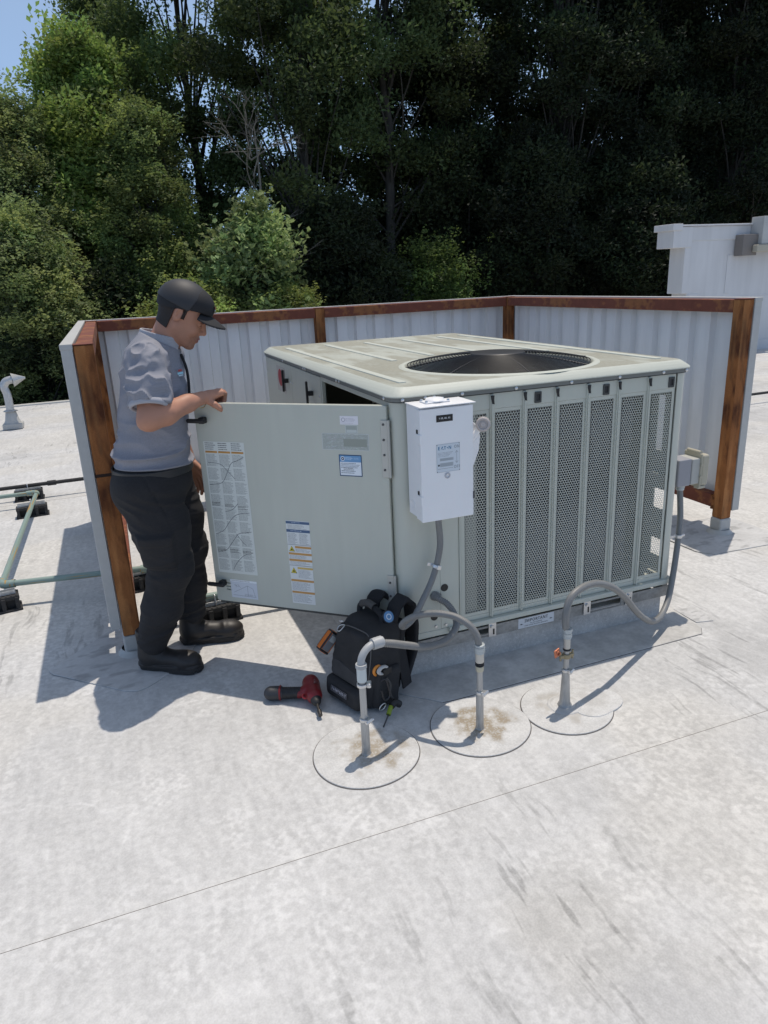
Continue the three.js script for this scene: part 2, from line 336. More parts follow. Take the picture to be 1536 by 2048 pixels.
{ const g = flatPatch([[0.032, 0.157], [0.077, 0.203], [0.12, 0.208], [1.361, 0.198], [1.402, 0.152], [1.402, 0.1], [0.03, 0.1]], 0.002, null, 0, 0, 1); const o = mesh('dirt_line', g, dirtMat, scene.children.find(c => c.name === 'curb_flashing')); }
single('membrane_tab', flatPatch([[1.42, 0.1], [1.5, 0.12], [1.52, 0.02], [1.5, -0.03], [1.425, -0.05]], 0.004, null, 1.5, 0, 0.3), patchMat(padTex(4)), 'small membrane tab on the roof at the curb corner below the outlet box', 'flashing');

// ---------------------------------------------------------------- rusty equipment screen
{
  const t = thing('equipment_screen', 'three-sided corrugated metal screen wall on rusty steel posts around the air conditioner', 'screen wall');
  const T = 0.075, H = 1.383, XL = -1.064, XR = 2.382, ZB = -3.375, ZF = -0.73;
  const post = (x, z, y0 = 0.1, top = H) => {
    const p = mesh('post', bx(x, y0, z - T, x + T, top, z, 0.006), rustMat, t);
    mesh('cap', bx(x - 0.001, top, z - T - 0.001, x + T + 0.001, top + 0.003, z + 0.001, 0.001), primerMat, p);
    return p;
  };
  const boot = (x, z) => mesh('post_boot', at(merge([bx(-0.043, 0.004 + gy(z), -0.043, 0.043, 0.1, 0.043, 0.012), at(lathe([[0.056, 0.03], [0.062, 0.018], [0.075, 0.005]], 32), 0, gy(z), 0)]), x + T / 2, 0, z - T / 2), trimMat, t);
  const spots = [[XL, ZF], [XR, ZF], [XL, ZB + T], [XR, ZB + T], [0.645, ZB + T]];
  for (const [x, z] of spots) { const p = post(x, z); boot(x, z); if (x === XL && z === ZF) {
    mesh('weld_band', bx(x - 0.002, 0.842, z - T - 0.002, x + T + 0.002, 0.855, z + 0.002, 0.001), mat([0.03, 0.015, 0.01], 0.9), p);
  } }
  const beam = (x0, y0, z0, x1, y1, z1, m) => mesh('beam', bx(x0, y0, z0, x1, y1, z1, 0.006), m, t);
  // top rails
  beam(XL + 0.003, H - 0.072, ZB + T + 0.001, XL + T - 0.003, H - 0.001, ZF - T - 0.001, primerMat);
  beam(XR + 0.003, H - 0.072, ZB + T + 0.001, XR + T - 0.003, H - 0.001, ZF - T - 0.001, primerMat);
  beam(XL + T + 0.001, H - 0.075, ZB + 0.003, 0.644, H - 0.001, ZB + T - 0.004, primerMat);
  beam(0.645 + T + 0.001, H - 0.077, ZB + 0.003, XR - 0.001, H - 0.001, ZB + T - 0.004, primerMat);
  // bottom rails
  beam(XL + 0.003, 0.155, ZB + T + 0.001, XL + T - 0.003, 0.235, ZF - T - 0.001, primerMat);
  beam(XR + 0.003, 0.155, ZB + T + 0.001, XR + T - 0.003, 0.235, ZF - T - 0.001, primerMat);
  beam(XL + T + 0.001, 0.155, ZB + 0.003, 0.644, 0.235, ZB + T - 0.004, primerMat);
  beam(0.645 + T + 0.001, 0.155, ZB + 0.003, XR - 0.001, 0.235, ZB + T - 0.004, primerMat);
  mesh('weld_bead', tube([[XR - 0.006, 0.24, ZF - T - 0.004], [XR + 0.002, 0.2, ZF - T + 0.002], [XR - 0.004, 0.15, ZF - T - 0.003]], 0.009, 16, 8), rustMat, t);
  // corrugated sheets: trapezoid ribs, one mesh for each sheet
  function corr(len, turn, x, z, y0 = 0.152) {
    const pitch = 0.165, d = 0.034, line = [];
    for (let s = 0; s < len; s += pitch) for (const [o, q] of [[0, 0], [0.07, 0], [0.084, d], [0.136, d], [0.15, 0]]) if (s + o <= len) line.push([s + o, q]);
    line.push([len, line[line.length - 1][1]]);
    const back = line.map(([a, b]) => [a, b - 0.0025]).reverse();
    const g = plate([...line, ...back], H - 0.016 - y0, 0); g.rotateX(-Math.PI / 2); boxUV(g.index ? g.toNonIndexed() : g);
    g.rotateY(turn); g.translate(x, y0, z); return g;
  }
  const BL = (XR + T + 0.03) - (XL - 0.03), nB = 4;
  for (let i = 0; i < nB; i++) mesh('corrugated_sheet', corr(BL / nB - 0.0015, 0, XL - 0.03 + i * BL / nB, ZB - 0.012), sheetMat, t);
  const SL = ZF - ZB + 0.0, nS = 3;
  for (let i = 0; i < nS; i++) mesh('corrugated_sheet', corr(SL / nS - 0.0015, -Math.PI / 2, XR + T + 0.014, ZB + i * SL / nS), sheetMat, t);
  for (const [z, l, y] of [[ZF, 0.79, 0.135], [ZF - 0.7915, 0.92, 0.152], [ZF - 1.713, 0.92, 0.152]]) mesh('corrugated_sheet', corr(l, Math.PI / 2, XL - 0.014, z, y), sheetMat, t);
  // end trims and top caps
  mesh('end_trim', bx(-1.111, 0.144, ZF - 0.05, -1.067, H, ZF + 0.003, 0.003), trimMat, t);
  mesh('end_trim', bx(2.4605, 0.144, ZF - 0.05, 2.512, H, ZF + 0.003, 0.003), trimMat, t);
  mesh('top_cap', bx(-1.113, H - 0.016, ZB - 0.045, -1.065, H + 0.007, ZF + 0.005, 0.003), trimMat, t);
  mesh('top_cap', bx(2.4585, H - 0.016, ZB - 0.045, 2.514, H + 0.007, ZF + 0.005, 0.003), trimMat, t);
  mesh('top_cap', bx(-1.064, H - 0.016, ZB - 0.047, 2.458, H + 0.006, ZB + 0.002, 0.003), trimMat, t);
}

// ---------------------------------------------------------------- white raised part of the building at the right
{
  const t = thing('penthouse_wall', 'white membrane-clad rooftop wall with a cornice beyond the screen', 'building');
  const m = mat([1, 1, 1], 0.6, 0, { map: colorTex(512, 512, (u, v) => { const k = 0.62 + 0.1 * (fbm(u * 6, v * 3, 4, 6, 3) - 0.5) + 0.08 * (fbm(u * 40, v * 4, 3, 40, 4) - 0.5); return [k, k, k * 1.0]; }, [0.3, 0.3]) });
  const Z = -10.3;
  mesh('wall', bx(10.86, -0.6, Z - 0.45, 26, 2.2, Z, 0.01), m, t);
  mesh('corner_trim', bx(10.7, 1.0, Z - 0.42, 10.855, 2.0, Z + 0.03, 0.01), m, t);
  mesh('cornice', bx(10.36, 1.93, Z - 0.45, 10.85, 2.34, Z + 0.05, 0.01), m, t);
  mesh('cornice', bx(10.853, 2.06, Z - 0.45, 26, 2.345, Z + 0.02, 0.01), m, t);
  mesh('cap_flashing', bx(10.3, 2.27, Z - 0.5, 10.55, 2.4, Z + 0.09, 0.01), m, t);
  mesh('cap_flashing', bx(10.552, 2.347, Z - 0.5, 26, 2.38, Z + 0.07, 0.01), m, t);
  mesh('lap_strip', bx(11.9, 0.95, Z + 0.001, 12.02, 1.75, Z + 0.012, 0.004), m, t);
  mesh('lap_strip', bx(10.9, 0.85, Z + 0.001, 11.15, 0.98, Z + 0.012, 0.004), m, t);
  mesh('lap_strip', bx(11.16, 0.86, Z + 0.001, 13.5, 0.88, Z + 0.008, 0.003), m, t);
  mesh('scupper_box', bx(12.05, 1.72, Z + 0.021, 12.45, 2.15, Z + 0.25, 0.01), mat([0.2, 0.18, 0.165], 0.7), t);
  mesh('gutter', bx(12.3, 1.78, Z + 0.26, 14, 1.93, Z + 0.4, 0.02), mat([0.42, 0.39, 0.31], 0.6), t);
  mesh('gutter_corner', bx(12.46, 1.94, Z + 0.021, 13.2, 2.5, Z + 0.35, 0.01), trimMat, t);
  mesh('base_flashing', bx(10.86, -0.36, Z + 0.001, 26, -0.12, Z + 0.02, 0.01), m, t);
}

// ---------------------------------------------------------------- pipes on blocks at the left
const gasMap = colorTex(512, 128, (u, v) => { const n = fbm(u * 12, v * 4, 4, 12, 4), f = fbm(u * 80, v * 16, 2, 80, 16), r = sstep(0.66, 0.72, n + 0.12 * (f - 0.5)), k = 0.85 + 0.3 * f; return [lerp(0.22, 0.42, r) * k, lerp(0.3, 0.24, r) * k, lerp(0.27, 0.05, r) * k]; }, [1, 1]);
const gasMat = mat([1, 1, 1], 0.5, 0, { map: gasMap });
{
  const t = thing('gas_pipe', 'pale green painted gas pipe run with rusty joints lying on black support blocks', 'pipe');
  const R = 0.0168, yA = gy(-4.03) + 0.115, yB = gy(-1.69) + 0.125, yC = 0.125;
  const P = (name, a, b, r = R) => mesh(name, cyl(V(...a), V(...b), r, r, 24), gasMat, t);
  P('pipe', [-1.683, yA, -4.03], [-1.668, yB, -1.7]);
  P('pipe', [-5, yA + 0.002, -4.06], [-1.72, yA, -4.06]);
  P('pipe', [-1.66, yB, -1.69], [-0.9, yB + 0.003, -1.56]);
  P('pipe', [-0.89, yB + 0.003, -1.55], [-0.885, yC, -0.97]);
  P('pipe', [-0.875, yC, -0.955], [-0.02, yC, -0.93]);
  const elbow = (pts) => mesh('elbow', tube(pts, R * 1.35, 16, 16), gasMat, t);
  elbow([[-1.76, yA, -4.06], [-1.7, yA, -4.055], [-1.684, yA, -4.04], [-1.683, yA, -3.98]]);
  elbow([[-0.95, yB, -1.57], [-0.9, yB, -1.56], [-0.89, yB, -1.54], [-0.89, yB, -1.49]]);
  elbow([[-0.886, yC, -1.02], [-0.885, yC, -0.97], [-0.87, yC, -0.955], [-0.82, yC, -0.954]]);
  elbow([[-1.669, yB, -1.76], [-1.668, yB, -1.71], [-1.66, yB, -1.69], [-1.6, yB, -1.68]]);
  const t2 = thing('black_pipe', 'long black pipe lying across the roof behind the screen', 'pipe');
  const yb = gy(-4.4) + 0.12;
  mesh('pipe', cyl(V(-5, yb, -4.37), V(12, yb, -4.4), 0.0165, 0.0165, 20), rubberMat, t2);
  for (const x of [-1.62, 0.6, 3.4, 6.2]) mesh('coupling', cyl(V(x, yb, -4.376), V(x + 0.07, yb, -4.376), 0.023, 0.023, 20), rubberMat, t2);
}
function blockGeo(L, W, H) {                   // moulded rubber pipe support: top plate, base flange and fins with hollows between
  const parts = [bx(-L / 2, 0, -W / 2, L / 2, H * 0.16, W / 2, 0.004), bx(-L / 2 + 0.006, H * 0.72, -W * 0.4, L / 2 - 0.006, H, W * 0.4, 0.005), bx(-L / 2 + 0.01, H * 0.1, -W * 0.2, L / 2 - 0.01, H * 0.8, W * 0.2, 0.003)];
  for (let i = 0; i < 4; i++) { const x = -L / 2 + 0.02 + i * (L - 0.04) / 3; parts.push(bx(x - 0.011, H * 0.1, -W * 0.46, x + 0.011, H * 0.9, W * 0.46, 0.004)); }
  for (let i = 0; i < 9; i++) { const x = -L / 2 + 0.02 + i * (L - 0.04) / 8; parts.push(bx(x - 0.004, H * 0.98, -W * 0.38, x + 0.004, H * 1.03, W * 0.38, 0.001)); }
  return merge(parts);
}
const blkGeo = blockGeo(0.24, 0.12, 0.085), strutGeo = merge([bx(-0.1, 0.087, -0.02, 0.1, 0.092, 0.02, 0.001), bx(-0.1, 0.092, -0.02, 0.1, 0.108, -0.017, 0.001), bx(-0.1, 0.092, 0.017, 0.1, 0.108, 0.02, 0.001)]);
const clampGeo = at(tube([[-0.026, 0.09, 0], [-0.024, 0.115, 0], [-0.012, 0.137, 0], [0.012, 0.137, 0], [0.024, 0.115, 0], [0.026, 0.09, 0]], 0.0035, 24, 6), 0, 0, 0, 0, Math.PI / 2, 0);
[['black rubber block under the bend of the green gas pipe behind the screen', -1.70, -3.72, 0.08],
 ['black rubber block carrying the long black pipe', -1.78, -4.36, 0.05],
 ['black rubber block under the corner joint of the green gas pipe', -1.70, -1.62, 0.16],
 ['black rubber block behind the rusty post and the trouser leg', -1.0, -1.58, 0.16],
 ['black rubber block behind the worker\u2019s boot below the open door', -0.63, -0.94, 0.1]].forEach(([label, x, z, turn]) => {
  const t = thing('pipe_support_block', label, 'pipe support', 'rubber pipe supports', [x, gy(z) + 0.001, z], turn);
  mesh('body', blkGeo, rubberMat, t); mesh('strut', strutGeo, galvMat, t); mesh('clamp', clampGeo, zincMat, t);
});
{ // plumbing vent by the roof edge
  const t = thing('vent_stack', 'galvanised vent stack with a gooseneck elbow near the roof edge', 'vent', undefined, [-2.45, gy(-9.55), -9.55]); t.scale.setScalar(0.64);
  mesh('base', merge([bx(-0.21, 0, -0.21, 0.21, 0.13, 0.21, 0.02), at(lathe([[0.19, 0.12], [0.17, 0.17], [0.155, 0.2], [0.105, 0.42], [0, 0.42]], 28))]), trimMat, t);
  mesh('collar', at(lathe([[0.095, 0.4], [0.16, 0.405], [0.12, 0.43], [0.09, 0.44]], 28)), galvMat, t);
  mesh('pipe', at(tube([[0, 0.35, 0], [0, 0.8, 0], [-0.03, 0.98, 0], [0.02, 1.08, 0], [0.13, 1.12, 0], [0.2, 1.12, 0.02]], 0.088, 40, 20)), galvMat, t);
  mesh('hood', at(new THREE.CylinderGeometry(0.02, 0.16, 0.28, 4, 1, false), 0.31, 1.13, 0.02, 0, 0.2, -Math.PI / 2 + 0.1), galvMat, t);
}
// ---------------------------------------------------------------- packaged air conditioner
const paintFn = (u, v) => { const k = 1 + 0.08 * (fbm(u * 4, v * 4, 4, 4, 4) - 0.5) + 0.05 * (fbm(u * 50, v * 9, 2, 50, 9) - 0.5); return [0.52 * k, 0.535 * k, 0.465 * k]; };
const paintMat = mat([1, 1, 1], 0.42, 0, { map: colorTex(512, 512, paintFn, [0.8, 0.8]), clearcoat: 0.15, clearcoatRoughness: 0.4 });
const lidMap = colorTex(1024, 1024, (u, v) => {                    // paint chalked and blotched with brown lichen dirt
  const n = fbm(u * 5, v * 4, 5, 5, 4), s = fbm(u * 30, v * 9, 4, 30, 9), f = fbm(u * 150, v * 150, 2, 150, 150), g = lat((u * 1024) | 0, (v * 1024) | 0);
  const d = clamp(sstep(0.36, 0.58, 0.5 * n + 0.5 * s) * (0.4 + 1.0 * f), 0, 1) * 0.95;
  const k = 1 + 0.16 * (f - 0.5) + 0.1 * (g - 0.5) + 0.2 * (s - 0.5);
  return [lerp(0.42, 0.275, d) * k, lerp(0.44, 0.27, d) * k, lerp(0.385, 0.215, d) * k];
}, [1 / 1.6, 1 / 1.6]);
const lidMat = mat([1, 1, 1], 0.68, 0, { map: lidMap });
const lidEdgeMat = mat([1, 1, 1], 0.55, 0, { map: colorTex(256, 256, (u, v) => { const n = fbm(u * 6, v * 6, 4, 6, 6), f = fbm(u * 60, v * 60, 2, 60, 60), k = 1 + 0.14 * (n - 0.5) + 0.12 * (f - 0.5); return [0.5 * k, 0.525 * k, 0.46 * k]; }, [2, 2]) });
const curbMap = colorTex(512, 512, (u, v) => { const n = fbm(u * 8, v * 8, 4, 8, 8), f = fbm(u * 80, v * 80, 2, 80, 80), q = lat((u * 512) | 0, (v * 512) | 0), k = 0.52 + 0.26 * (n - 0.5) + 0.24 * (f - 0.5) - 0.2 * (q > 0.8 ? 1 : 0) * sstep(0.35, 0.6, f); return [k, k * 0.96, k * 0.9]; }, [1.6, 1.6]);
single('roof_curb', merge([bx(0.03, gy(-2.2) - 0.02, -2.22, 1.322, 0.118, -0.03, 0.006)]), mat([1, 1, 1], 0.9, 0, { map: curbMap, bumpMap: rustBump, bumpScale: 0.004 }), 'speckled grey curb carrying the air conditioner', 'curb');

const ac = thing('rooftop_air_conditioner', 'large grey-green packaged air conditioner with a fan on top and its side door open', 'air conditioner');
const BY = 0.205, TY = 1.146, WX = 1.352, DZ = -2.25;
// L-shaped rounded corner sheet: from (x on the front) round the corner to (z on the side)
function cornerSheet(side, xFront, zSide, y0, y1, r = 0.055) {
  const line = []; const s = side;          // s = -1 left corner (x = 0), +1 right corner (x = WX)
  const X = q => s < 0 ? q : WX - q;
  line.push([xFront, 0]); for (let i = 0; i <= 8; i++) { const a = i / 8 * Math.PI / 2; line.push([X(r - r * Math.sin(a)), -(r - r * Math.cos(a))]); } line.push([X(0), zSide]);
  const inner = line.map((p, i) => { const a = line[Math.max(0, i - 1)], b = line[Math.min(line.length - 1, i + 1)], dx = b[0] - a[0], dz = b[1] - a[1], l = Math.hypot(dx, dz); const k = s < 0 ? -1 : 1; return [p[0] - k * dz / l * 0.004 * -1, p[1] + k * dx / l * 0.004 * -1]; }).reverse();
  const g = plate([...line, ...inner].map(p => [p[0], -p[1]]), y1 - y0, 0); g.rotateX(-Math.PI / 2); g.translate(0, y0, 0);
  return toCreasedNormals(g, 0.5);
}
const g1 = cornerSheet(-1, 0.168, -0.058, BY, TY); boxUV(g1); mesh('corner_panel', g1, paintMat, ac);
mesh('control_panel', bx(0.1695, BY, -0.012, 0.254, TY, -0.0005, 0.0015), paintMat, ac);
const g2 = cornerSheet(1, 1.287, -0.06, BY, TY); boxUV(g2); mesh('corner_panel', g2, paintMat, ac);
// fork base rail with slots and brackets
const railMat = mat([1, 1, 1], 0.5, 0.3, { map: colorTex(256, 256, (u, v) => { const k = 0.27 + 0.12 * (fbm(u * 24, v * 24, 2, 24, 24) - 0.5) + 0.12 * (fbm(u * 5, v * 5, 3, 5, 5) - 0.5); return [k, k, k * 0.96]; }, [4, 4]) });
mesh('base_rail', merge([plate([[-0.004, 0.121], [1.356, 0.121], [1.356, 0.172], [-0.004, 0.172]], 0.004, 0, [[0.335, 0.395], [0.885, 1.06]].map(([a, b]) => [[a, 0.126], [a, 0.163], [b, 0.163], [b, 0.126]])).translate(0, 0, 0.002), bx(-0.006, 0.121, -2.254, 0.03, 0.172, -0.031, 0.003), bx(1.322, 0.121, -2.254, 1.356, 0.172, -0.031, 0.003), bx(-0.004, 0.121, -2.256, 1.356, 0.172, -2.226, 0.003)]), railMat, ac);
mesh('drip_rail', merge([bx(0.2, 0.184, -0.02, 1.31, 0.207, 0.016, 0.004), bx(-0.002, 0.174, -2.25, 1.354, 0.203, -0.001, 0.004)]), paintMat, ac);
for (const x of [0.4, 0.875, 1.1]) {
  const b = mesh('shipping_bracket', bx(x - 0.018, 0.122, 0.009, x + 0.018, 0.186, 0.013, 0.001), zincMat, ac);
  mesh('bolt', at(cyl(V(0, 0, 0), V(0, 0, 0.008), 0.008, 0.007, 6), x - 0.004, 0.17, 0.013), zincMat, b);
  mesh('slot', bx(x + 0.002, 0.132, 0.0135, x + 0.009, 0.158, 0.0145, 0.0004), blackPlastic, b);
}
mesh('bracket_plate', bx(0.09, 0.132, 0.0075, 0.135, 0.156, 0.011, 0.001), zincMat, ac);
for (const [x, y] of [[0.06, 0.228], [0.145, 0.222], [0.19, 0.22]]) mesh('bolt', at(cyl(V(0, 0, 0), V(0, 0, 0.006), 0.007, 0.005, 10), x, y, 0), zincMat, ac);
mesh('knockout_plug', at(cyl(V(0, 0, -0.002), V(0, 0, 0.002), 0.0165, 0.0155, 24), 0.187, 0.385, 0), blackPlastic, ac);
mesh('knockout_plug', at(cyl(V(0, 0, -0.002), V(0, 0, 0.002), 0.0165, 0.0155, 24), 0.139, 0.265, 0), blackPlastic, ac);
mesh('jamb', bx(0.2545, BY + 0.004, -0.05, 0.2605, TY, 0.004, 0.001), paintMat, ac);
// coil guard: perforated panels between ribs
const ribX = [0.402, 0.545, 0.692, 0.84, 0.989, 1.142], edges = [0.262, ...ribX, 1.286];
const GB = 0.228, GT = 1.085;
function perforated(x0, x1, y0, y1) {           // hexagonal cells, each a ring round a hole
  const p = 0.0118, R = p / Math.sqrt(3), r = 0.00495, dy = p * Math.sqrt(3) / 2, pos = [], N = 10;
  const m = 0.011, cols = Math.floor((x1 - x0 - 2 * m - p / 2) / p), rows = Math.floor((y1 - y0 - 2 * m) / dy);
  const ox = (x0 + x1) / 2 - (cols - 1 + 0.5) * p / 2, oy = (y0 + y1) / 2 - (rows - 1) * dy / 2;
  const hex = a => { const q = Math.PI / 3, k = ((a % q) + q) % q - q / 2; return (p / 2) / Math.cos(k); };   // flat sides face left and right
  for (let j = 0; j < rows; j++) for (let i = 0; i < cols; i++) {
    const cx = ox + i * p + (j & 1 ? p / 2 : 0), cy = oy + j * dy;
    const ang = []; for (let k = 0; k < 12; k++) ang.push(k * Math.PI / 6);
    for (let k = 0; k < 12; k++) {
      const a = ang[k], b = a + Math.PI / 6, ha = hex(a + Math.PI / 6), hb = hex(b + Math.PI / 6);
      const A = [cx + r * Math.cos(a), cy + r * Math.sin(a)], B = [cx + r * Math.cos(b), cy + r * Math.sin(b)], C = [cx + hb * Math.cos(b), cy + hb * Math.sin(b)], D = [cx + ha * Math.cos(a), cy + ha * Math.sin(a)];
      for (const q of [A, D, C, A, C, B]) pos.push(q[0], q[1], 0);
    }
  }
  // the solid margin round the field
  const fx0 = ox - p / 2, fx1 = ox + (cols - 1) * p + p, fy0 = oy - R, fy1 = oy + (rows - 1) * dy + R;
  for (const [a, b, c, d] of [[x0, y0, x1, fy0 + 0.001], [x0, fy1 - 0.001, x1, y1], [x0, fy0 + 0.001, fx0 + 0.0012, fy1 - 0.001], [fx1 - 0.0012, fy0 + 0.001, x1, fy1 - 0.001]])
    for (const q of [[a, b], [c, b], [c, d], [a, b], [c, d], [a, d]]) pos.push(q[0], q[1], -0.0008);
  const g = new THREE.BufferGeometry(); g.setAttribute('position', new THREE.Float32BufferAttribute(pos, 3));
  const n = new Float32Array(pos.length), uv = new Float32Array(pos.length / 3 * 2);
  for (let i = 0; i < pos.length; i += 3) { n[i + 2] = 1; uv[i / 3 * 2] = pos[i]; uv[i / 3 * 2 + 1] = pos[i + 1]; }
  g.setAttribute('normal', new THREE.BufferAttribute(n, 3)); g.setAttribute('uv', new THREE.BufferAttribute(uv, 2)); return g;
}
for (let i = 0; i < edges.length - 1; i++) {
  const a = edges[i] + 0.004, b = edges[i + 1] - 0.004, pnl = mesh('perforated_panel', perforated(a, b, GB, GT).translate(0, 0, -0.006), paintMat, ac);
  mesh('top_band', bx(a, GT + 0.0008, -0.011, b, TY, -0.0045, 0.001), paintMat, pnl);
  mesh('bottom_lip', bx(a, BY + 0.003, -0.012, b, GB - 0.0008, -0.0055, 0.001), paintMat, pnl);
}
for (const x of ribX) {
  const r = mesh('rib', merge([bx(x - 0.0075, BY + 0.004, -0.012, x + 0.0075, TY - 0.002, 0.0015, 0.003), bx(x - 0.0025, BY + 0.004, 0.0012, x + 0.0025, TY - 0.04, 0.006, 0.0012)]), paintMat, ac);
  mesh('clip', at(plate([[-0.006, 0], [0.006, 0], [0.005, -0.016], [0.007, -0.032], [0.001, -0.03], [-0.004, -0.014]], 0.006, 0.001), x, TY - 0.008, 0.002), blackPlastic, r);
}
for (const x of [0.607, 0.928, 1.258]) {
  const f = mesh('latch_frame', plate(roundRect(-0.0145, -0.021, 0.0145, 0.021, 0.002, 2), 0.004, 0.0008, [roundRect(-0.009, -0.0135, 0.009, 0.0135, 0.001, 2).reverse()]).translate(x, TY - 0.034, -0.0042), mat([0.05, 0.052, 0.05], 0.6), ac);
  mesh('recess', bx(x - 0.009, TY - 0.0475, -0.0043, x + 0.009, TY - 0.0205, -0.0035, 0.0003), blackPlastic, f);
}
// coil and inside of the condenser section
const finMap = colorTex(128, 128, (u, v) => { const k = 0.38 + 0.12 * (fbm(u * 9, v * 9, 3, 9, 9) - 0.5); return [k, k, k * 1.01]; }, [1.5, 1.5]);
const coilMat = mat([1, 1, 1], 0.7, 0.1, { map: finMap });
{ // fins and tubes of the coil, too fine to pick apart, before its back sheet
  const fins = []; for (let y = BY + 0.004; y < TY - 0.055; y += 0.0105) fins.push(bx(0.345, y, -0.163, 1.165, y + 0.0022, -0.118, 0));
  mesh('coil_fins', merge(fins), coilMat, ac).userData.kind = 'stuff';
}
mesh('coil', bx(0.345, BY, -0.19, 1.165, TY, -0.165, 0.002), coilMat, ac);
mesh('coil_end_plate', bx(0.262, BY, -0.16, 0.3445, TY, -0.02, 0.001), mat([0.28, 0.29, 0.27], 0.5, 0.2), ac);
mesh('divider', bx(0.29, BY, -0.98, 1.33, TY, -0.95, 0.001), galvMat, ac);
mesh('inner_wall', bx(0.29, BY, -0.949, 0.3, TY, -0.191, 0.001), galvMat, ac);
mesh('coil', bx(1.166, BY, -0.945, 1.19, TY, -0.2, 0.002), coilMat, ac);
// right side: sheet with two openings beside the corner
{
  const hole = (z0, z1, y0, y1) => [[z0, y0], [z1, y0], [z1, y1], [z0, y1]].reverse();
  const g = plate([[-2.25, BY], [-0.0605, BY], [-0.0605, TY], [-2.25, TY]], 0.004, 0, [hole(-0.158, -0.078, 0.507, 0.6), hole(-0.155, -0.078, 0.277, 0.36), hole(-0.17, -0.13, 0.78, 1.03)]);
  g.rotateY(-Math.PI / 2); g.translate(WX, 0, 0); mesh('side_panel', g, paintMat, ac);
  mesh('cross_bar', bx(WX - 0.03, 0.66, -0.17, WX - 0.006, 0.68, -0.07, 0.002), paintMat, ac);
}
// left side: open bay, two closed doors with black handles
const sideMat = paintMat;
mesh('bay_back', bx(0.26, BY, -0.97, 0.285, TY, -0.058, 0.001), mat([0.3, 0.31, 0.3], 0.6, 0.2), ac);
mesh('bay_floor', bx(0.002, BY, -0.968, 0.259, BY + 0.012, -0.058, 0.002), paintMat, ac);
mesh('door_frame', merge([bx(0.002, BY, -0.972, 0.02, TY, -0.953, 0.002), bx(0.003, TY - 0.022, -0.952, 0.02, TY, -0.058, 0.002), bx(0.003, BY + 0.0125, -0.952, 0.02, BY + 0.04, -0.058, 0.002)]), sideMat, ac);
mesh('back_panel', bx(0.002, BY, DZ, WX - 0.005, TY, DZ + 0.006, 0.001), paintMat, ac);
const handleGeo = merge([bx(-0.026, -0.012, -0.013, 0, 0.012, 0.013, 0.004), at(bx(-0.036, -0.062, -0.008, -0.024, 0.062, 0.008, 0.005), 0, 0, 0)]);
[[-1.572, -0.975, -1.13, 1.045], [-2.24, -1.576, -1.66, 1.05]].forEach(([z0, z1, hz, hy], i) => {
  const d = mesh('closed_door', bx(0, BY + 0.01, z0, 0.018, TY - 0.004, z1, 0.003), sideMat, ac);
  mesh('handle', at(handleGeo.clone(), 0, hy, hz), blackPlastic, d);
  for (const q of [z0 + 0.02, z1 - 0.02]) for (let k = 0; k < 4; k++) mesh('screw', at(cyl(V(0, 0, 0), V(-0.004, 0, 0), 0.006, 0.005, 10), 0, BY + 0.12 + k * 0.24, q), zincMat, d);
  if (i === 1) mesh('warning_label', at(new THREE.PlaneGeometry(0.22, 0.15), -0.0008, 1.04, -1.83, 0, -Math.PI / 2, 0), mat(null, 0.6, 0, { map: canvasTex(128, 96, (c, w, h) => { c.fillStyle = '#b8b4ae'; c.fillRect(0, 0, w, h); c.fillStyle = '#a2343a'; c.beginPath(); c.arc(w * 0.4, h * 0.45, h * 0.34, 0, 7); c.fill(); c.fillStyle = '#55504e'; c.fillRect(w * 0.62, h * 0.1, w * 0.34, h * 0.8); }) }), d);
});
// wiring in the open bay
const wireMats = [mat([0.35, 0.12, 0.03], 0.5), mat([0.4, 0.3, 0.1], 0.5), mat([0.02, 0.02, 0.02], 0.5), mat([0.3, 0.03, 0.03], 0.5)];
reseed(31);
for (let i = 0; i < 9; i++) { const z = rr(-0.85, -0.2), y = rr(0.95, 1.09); mesh('wire', tube([[0.24, y, z], [0.16, y - 0.02, z + 0.04], [0.09 + rr(0, 0.05), y - rr(0.03, 0.12), z + rr(0.05, 0.15)], [0.2, y - 0.3, z + rr(0, 0.2)], [0.25, y - 0.5, z + 0.1]], 0.0035, 40, 6), wireMats[i % 4], ac); }
mesh('compressor', at(lathe([[0, 0.02], [0.1, 0.02], [0.105, 0.05], [0.105, 0.3], [0.08, 0.36], [0, 0.38]], 32), 0.15, BY, -0.72), blackPlastic, ac);
mesh('contactor', bx(0.2, 0.7, -0.5, 0.259, 0.85, -0.3, 0.005), mat([0.09, 0.09, 0.1], 0.5), ac);
